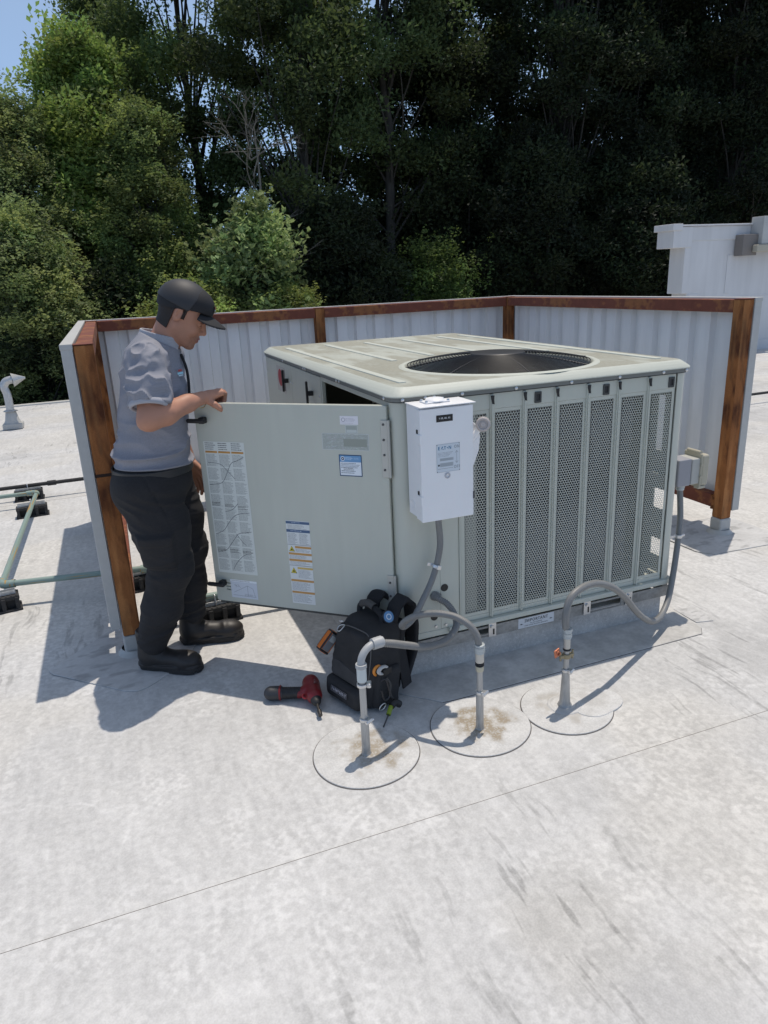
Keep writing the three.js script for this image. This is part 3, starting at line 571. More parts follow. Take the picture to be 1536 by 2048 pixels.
// lid -------------------------------------------------------------
const FAN = [0.68, -0.455], FR = 0.412, LY = 1.2;
function loftRings(rings) {                     // rings of equal point counts, stitched
  const pos = [], idx = [], n = rings[0].length;
  rings.forEach(r => r.forEach(p => pos.push(...p)));
  for (let j = 0; j < rings.length - 1; j++) for (let i = 0; i < n; i++) { const a = j * n + i, b = j * n + (i + 1) % n; idx.push(a, b, a + n, b, b + n, a + n); }
  const g = new THREE.BufferGeometry(); g.setAttribute('position', new THREE.Float32BufferAttribute(pos, 3)); g.setIndex(idx);
  const k = toCreasedNormals(g, 0.45); return boxUV(k);
}
{
  const ring = (off, y, r) => roundRect(-off, -0.0 - off, WX + off, 2.25 + off, r, 8).map(p => [p[0], y, -p[1]]);
  const lid = mesh('lid', loftRings([ring(0.006, 1.1665, 0.055), ring(0.016, 1.1665, 0.062), ring(0.0165, 1.17, 0.062), ring(0.013, 1.175, 0.06), ring(-0.014, 1.196, 0.045), ring(-0.022, LY, 0.042)]), lidEdgeMat, ac);
  const s = new THREE.Shape(roundRect(0.022, 0.022, WX - 0.022, 2.228, 0.042, 8).map(p => new THREE.Vector2(p[0], p[1])));
  s.holes.push(new THREE.Path(circlePts(FAN[0], -FAN[1], FR + 0.004, 96).reverse().map(p => new THREE.Vector2(...p))));
  const top = new THREE.ShapeGeometry(s, 12); top.rotateX(-Math.PI / 2); top.translate(0, LY, 0);
  mesh('lid_top', boxUV(top.toNonIndexed()), lidMat, lid);
  mesh('rim', loftRings([ring(-0.003, 1.151, 0.05), ring(0.011, 1.151, 0.057), ring(0.011, 1.166, 0.057), ring(-0.003, 1.166, 0.05)]), mat([0.17, 0.175, 0.16], 0.5), lid);
  mesh('rim_gasket', loftRings([ring(-0.003, 1.1465, 0.05), ring(0.004, 1.1465, 0.055), ring(0.004, 1.1505, 0.055), ring(-0.003, 1.1505, 0.05)]), blackPlastic, lid);
  const ribMat = mat([0.5, 0.525, 0.465], 0.6);
  // raised stiffening ribs
  for (const [x, z0, z1] of [[0.09, -2.0, -0.13], [0.345, -2.0, -0.86], [0.59, -1.97, -0.96], [0.845, -1.96, -0.93], [1.11, -2.0, -0.72], [1.265, -2.0, -0.1]])
    mesh('stiffening_rib', bx(x - 0.017, LY - 0.004, z0, x + 0.017, LY + 0.005, z1, 0.0045, 3), ribMat, lid);
  // rolled lip round the fan
  mesh('fan_lip', at(lathe([[FR + 0.03, LY + 0.0004], [FR + 0.022, LY + 0.004], [FR + 0.01, LY + 0.006], [FR, LY + 0.003], [FR - 0.008, LY - 0.015], [FR - 0.01, LY - 0.1]], 96), FAN[0], 0, FAN[1]), lidEdgeMat, lid);
  const sx = [];
  for (const x of [0.03, 0.12, 0.155, 0.27, 0.5, 0.75, 0.98, 1.2, 1.32]) sx.push([x, 0.012, 0]);
  for (const z of [-0.07, -0.62, -0.66, -1.2, -1.24, -1.7]) sx.push([-0.012, z, 1]);
  for (const [a, b, k] of sx) { const g = new THREE.SphereGeometry(0.0075, 12, 8); g.scale(k ? 0.6 : 1, 1, k ? 1 : 0.6); g.translate(a, 1.159, b); mesh('screw', g, zincMat, lid); }
}
// fan guard and fan
{
  const blk = mat([0.012, 0.012, 0.013], 0.45);
  const prof = t => LY + 0.006 + 0.042 * (1 - Math.pow(t, 2.0)) ;    // dome height at radius fraction t
  const guard = mesh('fan_guard', (() => {
    const list = [];
    for (let i = 0; i < 22; i++) { const t = 0.3 + 0.7 * i / 21, g = new THREE.TorusGeometry(FR * t * 0.975, 0.002, 5, 88); g.rotateX(Math.PI / 2); g.translate(FAN[0], prof(t), FAN[1]); list.push(g); }
    return merge(list);
  })(), blk, ac);
  for (let k = 0; k < 8; k++) {
    const a = k / 8 * Math.PI * 2 + 0.2, pts = [];
    for (let i = 0; i <= 10; i++) { const t = 0.12 + 0.9 * i / 10; pts.push([FAN[0] + FR * t * Math.cos(a), prof(Math.min(t, 1)) - 0.004, FAN[1] + FR * t * Math.sin(a)]); }
    mesh('guard_spoke', tube(pts, 0.004, 20, 6), blk, guard);
  }
  mesh('guard_plate', at(lathe([[0, LY + 0.052], [FR * 0.2, LY + 0.051], [FR * 0.29, LY + 0.048], [FR * 0.3, LY + 0.04]], 48), FAN[0], 0, FAN[1]), mat([0.03, 0.031, 0.033], 0.4), guard);
  for (let k = 0; k < 4; k++) {
    const g = new THREE.BufferGeometry(), pos = [], idx = [], a0 = k * Math.PI / 2 + 0.5;
    for (let i = 0; i <= 6; i++) for (let j = 0; j <= 6; j++) { const r = lerp(0.08, FR - 0.03, i / 6), a = a0 + (j / 6 - 0.5) * lerp(0.7, 1.15, i / 6); pos.push(FAN[0] + r * Math.cos(a), 1.1 + 0.09 * (j / 6 - 0.5), FAN[1] + r * Math.sin(a)); }
    for (let i = 0; i < 6; i++) for (let j = 0; j < 6; j++) { const q = i * 7 + j; idx.push(q, q + 1, q + 7, q + 1, q + 8, q + 7); }
    g.setAttribute('position', new THREE.Float32BufferAttribute(pos, 3)); g.setIndex(idx); g.computeVertexNormals();
    mesh('fan_blade', g, mat([0.02, 0.02, 0.021], 0.6), ac);
  }
  mesh('fan_motor', at(lathe([[0, 1.02], [0.08, 1.02], [0.085, 1.04], [0.085, 1.2], [0.06, 1.21], [0, 1.21]], 32), FAN[0], 0, FAN[1]), blk, ac);
  mesh('fan_deck', bx(0.31, 0.6, -0.93, 1.15, 0.605, -0.2, 0.001), galvMat, ac);
  mesh('coil_cap', bx(0.264, TY - 0.05, -0.192, 1.284, TY - 0.046, -0.014, 0.001), galvMat, ac);
}
// IMPORTANT sticker on the base rail
mesh('warning_sticker', at(new THREE.PlaneGeometry(0.178, 0.046), 0.617, 0.147, 0.0068), mat(null, 0.5, 0, { map: canvasTex(512, 132, (c, w, h) => {
  c.fillStyle = '#c9cdd0'; c.fillRect(0, 0, w, h); c.fillStyle = '#3a3d42'; c.textAlign = 'center'; c.font = 'bold 58px sans-serif'; c.fillText('IMPORTANT', w / 2, 60);
  c.font = 'bold 21px sans-serif'; c.fillText('DO NOT REMOVE', w / 2, 88); c.fillText('FORK COVER WITHOUT BRACKETS', w / 2, 114);
  for (const x of [44, w - 44]) { c.beginPath(); c.moveTo(x - 24, 78); c.lineTo(x, 68); c.lineTo(x + 24, 78); c.lineTo(x, 86); c.fill(); }
}) }), ac);

// open service door -------------------------------------------------
{
  const door = new THREE.Group(); door.name = 'service_door'; ac.add(door);
  door.position.set(-0.004, 0, -0.05);
  door.rotation.y = Math.PI - Math.atan2(0.541, 0.638) * 1;     // local +x runs from the hinge to the free edge
  door.userData = { label: 'open grey door covered with instruction labels, held by the worker' };
  const DW = 0.833, DT = 1.134, DB = 0.262;
  const slots = [[DW - 0.065, DB + 0.085], [DW - 0.065, DB + 0.07], [DW - 0.065, DB + 0.055]].map(([x, y]) => roundRect(x - 0.018, y - 0.004, x + 0.018, y + 0.004, 0.0035, 3).reverse());
  mesh('leaf', boxUV(plate(roundRect(0.006, DB, DW, DT, 0.004, 2), 0.022, 0.002, slots)).translate(0, 0, -0.011), paintMat, door);
  mesh('bottom_channel', bx(0.02, DB - 0.012, -0.009, DW - 0.01, DB - 0.001, 0.009, 0.003), mat([0.05, 0.055, 0.052], 0.5), door);
  const face = 0.0118;
  // labels are laid out as the camera side shows them: a = distance from the free edge, b = height
  const label = (name, a0, a1, b0, b1, w, h, draw, rough = 0.55) => {
    const g = new THREE.PlaneGeometry(a1 - a0, b1 - b0); g.rotateY(Math.PI); g.translate(DW - (a0 + a1) / 2, (b0 + b1) / 2, -face);
    return mesh(name, g, mat(null, rough, 0, { map: canvasTex(w, h, draw) }), door);
  };
  const rows = (c, x, y, w, h, step, col, seedv) => { reseed(seedv); c.strokeStyle = col; for (let yy = y; yy < y + h; yy += step) { let xx = x; const end = x + w * rr(0.7, 1); c.lineWidth = step * 0.38; while (xx < end) { const l = rr(4, 16); c.globalAlpha = rr(0.55, 1); c.beginPath(); c.moveTo(xx, yy); c.lineTo(Math.min(xx + l, end), yy); c.stroke(); xx += l + 3; } } c.globalAlpha = 1; };
  label('instruction_sheet', 0.025, 0.215, 0.398, 0.978, 420, 1240, (c, w, h) => {
    c.fillStyle = '#d6dad4'; c.fillRect(0, 0, w, h);
    for (let k = 0; k < 3; k++) {
      rows(c, 14 + k * 136, 14, 116, 62, 18, '#2e2e2e', 5 + k);
      c.fillStyle = '#c4904a'; c.fillRect(10 + k * 136, 84, 124, 18);
      rows(c, 18 + k * 136, 88, 100, 10, 10, '#5a3a10', 15 + k);
      for (let b = 0; b < 9; b++) rows(c, 14 + k * 136, 116 + b * 124, 118, 106, 8.5, '#5f6462', 25 + k * 9 + b);
      rows(c, 14 + k * 136, 560 + k * 12, 110, 26, 12, '#222', 70 + k); rows(c, 14 + k * 136, 1000 + k * 6, 110, 34, 12, '#222', 80 + k);
    }
    c.strokeStyle = '#6a6f70'; c.lineWidth = 5; c.lineCap = 'round';
    const curve = p => { c.beginPath(); c.moveTo(p[0], p[1]); for (let i = 2; i < p.length - 2; i += 2) c.quadraticCurveTo(p[i], p[i + 1], (p[i] + p[i + 2]) / 2, (p[i + 1] + p[i + 3]) / 2); c.lineTo(p[p.length - 2], p[p.length - 1]); c.stroke(); };
    curve([16, 395, 120, 385, 170, 360, 230, 250, 270, 180, 330, 168, 400, 130]); curve([30, 190, 150, 190, 200, 240, 290, 330]);
    curve([20, 860, 100, 840, 160, 760, 220, 690, 280, 655, 400, 640]); curve([150, 640, 220, 630, 290, 560]);
    curve([20, 1040, 110, 1025, 170, 950, 230, 880, 260, 840, 400, 820]); curve([240, 850, 300, 930, 330, 950]); curve([170, 1195, 190, 1150, 280, 1060, 330, 1040]);
  });
  label('blue_sticker', 0.628, 0.722, 0.86, 0.945, 330, 280, (c, w, h) => {
    c.fillStyle = '#24466b'; c.fillRect(0, 0, w, h); c.fillStyle = '#e3e9ee'; c.fillRect(12, 12, w - 24, h - 24); c.fillStyle = '#6d9cc6'; c.fillRect(12, 12, w - 24, 82);
    c.fillStyle = '#e9eff4'; c.beginPath(); c.arc(54, 52, 30, 0, 7); c.fill(); c.fillStyle = '#1d3350'; c.beginPath(); c.arc(54, 52, 21, 0, 7); c.fill(); c.fillStyle = '#e9eff4'; c.fillRect(46, 44, 16, 16);
    rows(c, 96, 34, 110, 30, 14, '#eef4f8', 3); rows(c, 216, 40, 84, 24, 12, '#d6e4ef', 4); rows(c, 24, 112, 280, 56, 18, '#3d4a58', 6); rows(c, 60, 176, 180, 20, 18, '#222', 7); rows(c, 24, 212, 270, 40, 24, '#2c3a48', 8);
  });
  label('maker_sticker', 0.642, 0.716, 1.062, 1.095, 256, 116, (c, w, h) => { c.fillStyle = '#e4e2e6'; c.fillRect(0, 0, w, h); c.strokeStyle = '#8d8795'; c.lineWidth = 6; c.beginPath(); c.arc(46, 52, 24, 0, 7); c.stroke(); rows(c, 78, 36, 150, 36, 16, '#a39fa9', 2); rows(c, 14, 96, 220, 12, 12, '#9a96a0', 9); });
  label('plastic_sleeve', 0.562, 0.756, 0.962, 1.028, 256, 96, (c, w, h) => { c.fillStyle = '#a6aca6'; c.fillRect(0, 0, w, h); reseed(44); for (let i = 0; i < 420; i++) { c.fillStyle = `rgba(${200 + 40 * rnd() | 0},${205 + 40 * rnd() | 0},${205 + 40 * rnd() | 0},0.35)`; c.fillRect(rnd() * w, rnd() * h, rr(2, 12), rr(1, 3)); } c.fillStyle = '#959b92'; c.fillRect(118, 30, 126, 44); c.strokeStyle = '#d2d6d2'; c.lineWidth = 3; c.strokeRect(2, 2, w - 4, h - 4); }, 0.25);
  label('plastic_pocket', 0.662, 0.712, 1.0295, 1.06, 96, 60, (c, w, h) => { c.fillStyle = '#a3aaa4'; c.fillRect(0, 0, w, h); c.strokeStyle = '#cfd5d2'; c.lineWidth = 4; c.strokeRect(2, 2, w - 4, h - 4); c.fillStyle = '#c3cac6'; c.fillRect(8, 34, 80, 20); }, 0.25);
  label('warning_sheet', 0.372, 0.478, 0.29, 0.66, 240, 840, (c, w, h) => {
    c.fillStyle = '#dadddb'; c.fillRect(0, 0, w, h);
    c.fillStyle = '#4b6484'; c.fillRect(0, 6, w, 26); c.fillRect(0, 86, w, 28); rows(c, 60, 18, 110, 6, 14, '#dde5ee', 1); rows(c, 40, 100, 150, 8, 14, '#dde5ee', 2);
    rows(c, 16, 44, 200, 34, 11, '#75797c', 3); rows(c, 10, 126, 100, 104, 11, '#6c7073', 4); rows(c, 126, 126, 100, 110, 11, '#6c7073', 5);
    c.fillStyle = '#6a6e74'; c.fillRect(0, 236, w, 4); c.fillRect(0, 446, w, 4);
    const tri = (x, y, s) => { c.fillStyle = '#d6c437'; c.beginPath(); c.moveTo(x, y - s); c.lineTo(x + s, y + s * 0.8); c.lineTo(x - s, y + s * 0.8); c.fill(); c.strokeStyle = '#5a5320'; c.lineWidth = 4; c.stroke(); c.fillStyle = '#2a2616'; c.beginPath(); c.arc(x, y + s * 0.2, s * 0.3, 0, 7); c.fill(); };
    tri(38, 282, 28); tri(40, 502, 30);
    c.fillStyle = '#c39456'; for (const y of [250, 318, 382]) c.fillRect(y === 250 ? 74 : 4, y, w, 22); c.fillStyle = '#cdb066'; c.fillRect(82, 462, w, 20); for (const y of [590, 712]) { c.fillStyle = '#c39456'; c.fillRect(4, y, w, 22); }
    for (const [x, y, W, H, s] of [[78, 282, 150, 30, 6], [10, 350, 216, 26, 7], [10, 414, 216, 28, 8], [86, 492, 140, 80, 9], [10, 622, 216, 80, 10], [10, 744, 216, 86, 11]]) rows(c, x, y, W, H, 11, '#777b80', s);
  });
  label('wiring_diagram', 0.075, 0.205, 0.283, 0.368, 300, 210, (c, w, h) => { c.fillStyle = '#ced3da'; c.fillRect(0, 0, w, h); c.fillStyle = '#e9edf0'; c.fillRect(0, 0, w, 22); rows(c, 14, 12, 270, 6, 12, '#333', 1); c.strokeStyle = '#656b74'; c.lineWidth = 2.5; for (const [a, b, d, e] of [[30, 150, 120, 100], [120, 100, 190, 60], [190, 60, 190, 180], [190, 60, 250, 90], [250, 90, 270, 180], [60, 50, 60, 90], [40, 60, 90, 80], [20, 180, 280, 185], [80, 50, 110, 90]]) { c.beginPath(); c.moveTo(a, b); c.lineTo(d, e); c.stroke(); } rows(c, 150, 160, 120, 30, 8, '#7a8088', 3); });
  // black quarter-turn handles at the free edge
  for (const b of [0.352, 1.068]) {
    const h = mesh('handle', at(merge([bx(-0.013, -0.013, -0.03, 0.013, 0.013, 0, 0.005), bx(-0.02, -0.009, -0.042, 0.062, 0.009, -0.026, 0.007)]), DW - 0.045, b, -0.012), blackPlastic, door);
    mesh('latch', bx(DW - 0.056, b - 0.01, 0.012, DW - 0.0, b + 0.01, 0.018, 0.002), blackPlastic, h);
  }
  // long riveted hinges, camera side
  for (const [y0, y1] of [[0.862, 1.082], [0.225, 0.46]]) {
    const h = mesh('hinge', merge([bx(0.0005, y0, -0.0155, 0.028, y1, -0.0118, 0.0015), cyl(V(-0.003, y0, -0.014), V(-0.003, y1, -0.014), 0.006, 0.006, 12)]), mat([0.5, 0.5, 0.46], 0.45, 0.4), door);
    for (let k = 0; k < Math.round((y1 - y0) / 0.055); k++) mesh('rivet', at(cyl(V(0, 0, 0), V(0, 0, -0.003), 0.005, 0.004, 12), 0.017, y0 + 0.03 + k * 0.058, -0.0155), mat([0.1, 0.1, 0.1], 0.5, 0.5), h);
  }
}

// ---------------------------------------------------------------- fused disconnect box on the front
{
  const t = thing('disconnect_switch', 'light grey electrical disconnect box mounted on the air conditioner front', 'switch box');
  const bm = mat([1, 1, 1], 0.4, 0, { map: colorTex(256, 256, (u, v) => { const k = 0.84 + 0.05 * (fbm(u * 5, v * 5, 4, 5, 5) - 0.5); return [k * 0.98, k * 0.985, k * 0.995]; }, [2, 2]), clearcoat: 0.2 });
  const X0 = 0.036, X1 = 0.243, Y0 = 0.73, Y1 = 1.148;
  mesh('enclosure', bx(X0 + 0.002, Y0 + 0.006, 0.022, X1 - 0.002, Y1, 0.132, 0.003), bm, t);
  mesh('standoff', merge([bx(X0 + 0.03, Y0 + 0.05, 0.002, X0 + 0.06, Y1 - 0.04, 0.021, 0.001), bx(X1 - 0.06, Y0 + 0.05, 0.002, X1 - 0.03, Y1 - 0.04, 0.021, 0.001)]), galvMat, t);
  const cv = mesh('cover', merge([bx(X0, Y0, 0.1335, X1, Y1 - 0.006, 0.15, 0.003), bx(X0, Y0 + 0.003, 0.098, X0 + 0.0018, Y1 - 0.006, 0.1333, 0.0008)]), bm, t);
  mesh('rain_lip', bx(X0 - 0.002, Y1 + 0.0005, 0.02, X1 + 0.008, Y1 + 0.004, 0.156, 0.0015), bm, t);
  const hub = mesh('hub_plate', at(merge([bx(-0.048, 0, -0.03, 0.048, 0.005, 0.03, 0.002), at(lathe([[0, 0.016], [0.03, 0.014], [0.036, 0.005]], 32))]), 0.128, Y1 + 0.0045, 0.075), bm, t);
  for (const [a, b] of [[-0.042, -0.022], [0.042, -0.022], [-0.042, 0.022], [0.042, 0.022]]) mesh('screw', at(cyl(V(0, 0, 0), V(0, 0.005, 0), 0.006, 0.005, 8), 0.128 + a, Y1 + 0.0095, 0.075 + b), zincMat, hub);
  for (const y of [0.795, 1.02]) { const h = mesh('hinge', bx(X0 - 0.003, y, 0.118, X0 + 0.006, y + 0.035, 0.1525, 0.002), bm, t); mesh('slot', bx(X0 - 0.0036, y + 0.036, 0.12, X0 - 0.001, y + 0.05, 0.13, 0.0005), rubberMat, h); }
  const kn = new THREE.TorusGeometry(0.02, 0.0008, 6, 32); kn.rotateY(Math.PI / 2); kn.translate(X0 + 0.0015, 0.775, 0.06); mesh('knockout_ring', kn, bm, t);
  const kn2 = new THREE.TorusGeometry(0.013, 0.0008, 6, 32); kn2.rotateY(Math.PI / 2); kn2.translate(X0 + 0.0015, 0.775, 0.06); mesh('knockout_ring', kn2, bm, t);
  const dec = (name, x0, y0, x1, y1, w, h, draw, rough = 0.4) => mesh(name, at(new THREE.PlaneGeometry(x1 - x0, y1 - y0), (x0 + x1) / 2, (y0 + y1) / 2, 0.1507), mat(null, rough, 0, { map: canvasTex(w, h, draw) }), cv);
  dec('circuit_label', 0.098, 1.093, 0.162, 1.117, 256, 96, (c, w, h) => { c.fillStyle = '#1c1a1c'; c.fillRect(0, 0, w, h); c.fillStyle = '#d8d8d8'; c.font = 'bold 34px sans-serif'; c.textAlign = 'center'; c.fillText('1-38, 40, 42', w / 2, h * 0.6); });
  dec('rating_plate', 0.096, 0.91, 0.188, 1.013, 368, 412, (c, w, h) => {
    c.fillStyle = '#cdd5dc'; c.fillRect(0, 0, w, h); c.strokeStyle = '#9aa3ab'; c.lineWidth = 4; c.strokeRect(3, 3, w - 6, h - 6);
    c.fillStyle = '#1d6a94'; c.font = 'bold 66px sans-serif'; c.textAlign = 'left'; c.fillText('E', 22, 82); c.fillText('T', 116, 82); c.fillText('N', 186, 82); c.beginPath(); c.arc(172, 60, 9, 0, 7); c.fill(); c.beginPath(); c.moveTo(70, 82); c.lineTo(88, 36); c.lineTo(104, 36); c.lineTo(98, 56); c.fill(); c.beginPath(); c.arc(104, 76, 8, 0, 7); c.fill();
    c.fillStyle = '#8d969e'; c.font = 'bold 60px sans-serif'; c.fillText('ON', 276, 76); c.fillText('OFF', 268, 372);
    c.strokeStyle = '#8d969e'; c.lineWidth = 6; c.beginPath(); c.moveTo(318, 120); c.lineTo(318, 290); c.moveTo(296, 146); c.lineTo(318, 116); c.lineTo(340, 146); c.moveTo(296, 266); c.lineTo(318, 296); c.lineTo(340, 266); c.stroke();
    c.fillStyle = '#7b848c'; reseed(91); for (let r = 0; r < 4; r++) for (let x = 20; x < 250 - r * 20; x += 16) c.fillRect(x, 122 + r * 18, rr(7, 14), 6);
    c.fillStyle = '#a6aeb4'; c.fillRect(52, 206, 214, 40); c.fillRect(52, 276, 210, 56); c.fillStyle = '#8d969e'; for (let r = 0; r < 3; r++) c.fillRect(60, 216 + r * 10, 180, 3); for (let r = 0; r < 4; r++) c.fillRect(60, 284 + r * 11, 180, 3);
    c.fillStyle = '#30343a'; c.beginPath(); c.arc(34, 306, 15, 0, 7); c.fill(); for (let x = 22; x < 250; x += 14) c.fillRect(x, 356, 9, 5);
    for (const [a, b] of [[10, 10], [w - 10, 10], [10, h - 10], [w - 10, h - 10]]) { c.beginPath(); c.arc(a, b, 6, 0, 7); c.fill(); }
  });
  mesh('seal_ring', at(new THREE.TorusGeometry(0.0085, 0.003, 8, 24), 0.138, 0.896, 0.151), mat([0.5, 0.5, 0.52], 0.4), cv);
  mesh('cover_latch', bx(X1 - 0.003, 0.795, 0.136, X1 + 0.004, 0.822, 0.1515, 0.001), mat([0.06, 0.06, 0.065], 0.5), cv);
  // side handle with a round grip
  const hd = mesh('handle', plate([[0, -0.09], [0.014, -0.094], [0.03, -0.07], [0.05, -0.02], [0.056, 0.03], [0.048, 0.07], [0.024, 0.09], [0, 0.085]], 0.014, 0.003).translate(X1 + 0.004, 0.975, 0.072), bm, t);
  mesh('lever', tube([[X1 + 0.01, 0.985, 0.088], [X1 + 0.035, 1.02, 0.096], [X1 + 0.055, 1.05, 0.104]], 0.011, 16, 12), bm, hd);
  const grip = merge([at(cyl(V(0, 0, -0.013), V(0, 0, 0.013), 0.027, 0.027, 32), 0, 0, 0), at(new THREE.TorusGeometry(0.021, 0.005, 8, 32), 0, 0, 0.013), at(cyl(V(0, 0, 0.012), V(0, 0, 0.017), 0.01, 0.009, 24), 0, 0, 0)]);
  mesh('grip', at(grip, X1 + 0.06, 1.058, 0.112, -0.12, -0.5, 0), mat([0.47, 0.43, 0.41], 0.5), hd);
  mesh('padlock_hole', at(cyl(V(0, 0, 0), V(0, 0, 0.002), 0.006, 0.006, 12), X1 + 0.024, 0.905, 0.0855), rubberMat, hd);
}
// ---------------------------------------------------------------- conduit risers and flexible whips
const emtMap = colorTex(256, 256, (u, v) => { const n = fbm(u * 6, v * 6, 4, 6, 6), f = fbm(u * 60, v * 12, 3, 60, 12), k = 0.43 + 0.16 * (n - 0.5) + 0.12 * (f - 0.5); return [k, k * 0.985, k * 0.94]; });
const emtMat = mat([1, 1, 1], 0.5, 0.45, { map: emtMap });
const pvcMat = mat([1, 1, 1], 0.48, 0, { map: colorTex(256, 256, (u, v) => { const k = 0.2 + 0.06 * (fbm(u * 8, v * 8, 4, 8, 8) - 0.5) + 0.04 * (fbm(u * 60, v * 20, 2, 60, 20) - 0.5); return [k * 0.99, k, k * 0.98]; }) });
const pvcFit = mat([0.4, 0.41, 0.41], 0.45);
const zincFit = mat([1, 1, 1], 0.5, 0.35, { map: colorTex(128, 128, (u, v) => { const k = 0.47 + 0.18 * (fbm(u * 8, v * 8, 3, 8, 8) - 0.5); return [k * 0.92, k, k * 1.02]; }) });
const brassMat = mat([0.3, 0.26, 0.17], 0.5, 0.5);
const ring = (r0, r1, y0, y1) => lathe([[r0 - 0.002, y0], [r1 - 0.001, y0], [r1, y0 + 0.002], [r1, y1 - 0.002], [r1 - 0.001, y1], [r0 - 0.002, y1]], 28);
const hexRing = (r, y0, y1) => at(new THREE.CylinderGeometry(r, r, y1 - y0, 8), 0, (y0 + y1) / 2, 0);
function strap(parent, y, r, turn) {            // worm-drive band with its screw housing
  const s = mesh('band_clamp', at(merge([ring(r, r + 0.0025, y - 0.006, y + 0.006), bx(-0.012, y - 0.008, r, 0.012, y + 0.008, r + 0.012, 0.002), at(cyl(V(-0.016, 0, 0), V(0.018, 0, 0), 0.005, 0.005, 10), 0, y, r + 0.009)]), 0, 0, 0, 0, turn, 0), zincMat, parent);
  return s;
}
{ // riser 1
  const t = thing('conduit_riser', 'vertical steel conduit with a grey plastic elbow, in front of the backpack', 'conduit riser', 'conduit risers', [-0.302, 0, 0.378]);
  mesh('pipe', at(lathe([[0.0135, 0.003], [0.0125, 0.14], [0.0118, 0.145], [0.0118, 0.315]], 28), 0, 0, 0), emtMat, t);
  mesh('boot', at(lathe([[0.0185, 0.004], [0.0155, 0.012], [0.0148, 0.05], [0.0142, 0.14], [0.012, 0.142]], 28)), emtMat, t);
  mesh('sleeve', ring(0.0125, 0.0168, 0.292, 0.346), mat([0.55, 0.6, 0.6], 0.5, 0.1), t);
  mesh('collar', merge([ring(0.013, 0.0195, 0.343, 0.358)]), pvcFit, t);
  mesh('seal', ring(0.0125, 0.0185, 0.272, 0.283), rubberMat, t);
  strap(t, 0.142, 0.0142, 0.5); strap(t, 0.278, 0.0165, 1.2);
  const R = 0.052, pts = []; for (let i = 0; i <= 8; i++) { const a = i / 8 * Math.PI / 2; pts.push([R - R * Math.cos(a), 0.357 + R * Math.sin(a), -0.02 * (1 - Math.cos(a))]); }
  mesh('elbow', tube(pts, 0.0128, 24, 20), pvcFit, t);
  const n = at(merge([cyl(V(0, 0, 0), V(0, 0.006, 0), 0.0195, 0.0195, 28), cyl(V(0, 0.006, 0), V(0, 0.036, 0), 0.0205, 0.0205, 10), cyl(V(0, 0.036, 0), V(0, 0.042, 0), 0.019, 0.0165, 28)]), 0.05, 0.409, -0.02, 0, 0, 0);
  n.translate(-0.05, -0.409, 0.02); n.rotateZ(-Math.PI / 2); n.rotateY(0.16); n.translate(0.05, 0.409, -0.02);
  mesh('connector_nut', n, pvcFit, t);
}
single('flexible_conduit', ribbed([[-0.252, 0.409, 0.358], [-0.228, 0.406, 0.354], [-0.186, 0.394, 0.352], [-0.119, 0.356, 0.320], [-0.021, 0.302, 0.270], [0.076, 0.268, 0.210], [0.150, 0.261, 0.150], [0.185, 0.273, 0.110], [0.191, 0.304, 0.075], [0.174, 0.337, 0.045], [0.144, 0.357, 0.020], [0.136, 0.361, -0.004]], 0.0142, 0.0075, 0.003), pvcMat, 'ribbed grey flexible conduit running from the plastic elbow into the air conditioner front', 'conduit');
{
  const t = thing('conduit_connector', 'small grey conduit connector low on the air conditioner front panel', 'connector');
  const g = merge([cyl(V(0, 0, 0), V(0, 0.012, 0), 0.02, 0.02, 24), cyl(V(0, 0.012, 0), V(0, 0.03, 0), 0.0175, 0.0165, 10)]); g.rotateX(Math.PI / 2); g.rotateY(0.7); g.rotateX(0.25);
  mesh('body', g.translate(0.138, 0.36, -0.004), pvcMat, t);
}
{ // riser 2
  const t = thing('conduit_riser', 'vertical steel conduit with a grey zinc connector, on the brown gritty flashing', 'conduit riser', 'conduit risers', [0.126, 0, 0.412]);
  mesh('pipe', lathe([[0.0115, 0.003], [0.0105, 0.3]], 28), emtMat, t);
  mesh('boot', lathe([[0.0175, 0.004], [0.0146, 0.012], [0.0138, 0.05], [0.0132, 0.15], [0.011, 0.152]], 28), emtMat, t);
  mesh('lower_coupling', ring(0.0105, 0.0145, 0.242, 0.262), mat([0.5, 0.47, 0.36], 0.5, 0.2), t);
  mesh('seal', merge([ring(0.0105, 0.0162, 0.263, 0.268), ring(0.0105, 0.0162, 0.271, 0.276)]), rubberMat, t);
  mesh('upper_coupling', ring(0.0105, 0.0155, 0.277, 0.313), mat([0.56, 0.53, 0.47], 0.45, 0.3), t);
  mesh('connector', merge([ring(0.011, 0.018, 0.313, 0.32), hexRing(0.0205, 0.32, 0.338), ring(0.011, 0.0185, 0.338, 0.348)]), zincFit, t);
  strap(t, 0.155, 0.0132, 0.6);
}
single('flexible_conduit', ribbed([[0.125, 0.33, 0.412], [0.122, 0.350, 0.412], [0.115, 0.385, 0.410], [0.094, 0.421, 0.395], [0.061, 0.443, 0.360], [0.017, 0.446, 0.315], [-0.033, 0.427, 0.260], [-0.064, 0.391, 0.210], [-0.071, 0.354, 0.175], [-0.045, 0.330, 0.140], [0.007, 0.339, 0.105], [0.059, 0.389, 0.075], [0.104, 0.446, 0.055], [0.131, 0.508, 0.050], [0.144, 0.597, 0.060], [0.133, 0.695, 0.075], [0.131, 0.745, 0.076]], 0.0128, 0.0055, 0.0009), pvcMat, 'grey flexible conduit looping from the bottom of the disconnect box to the middle riser', 'conduit');
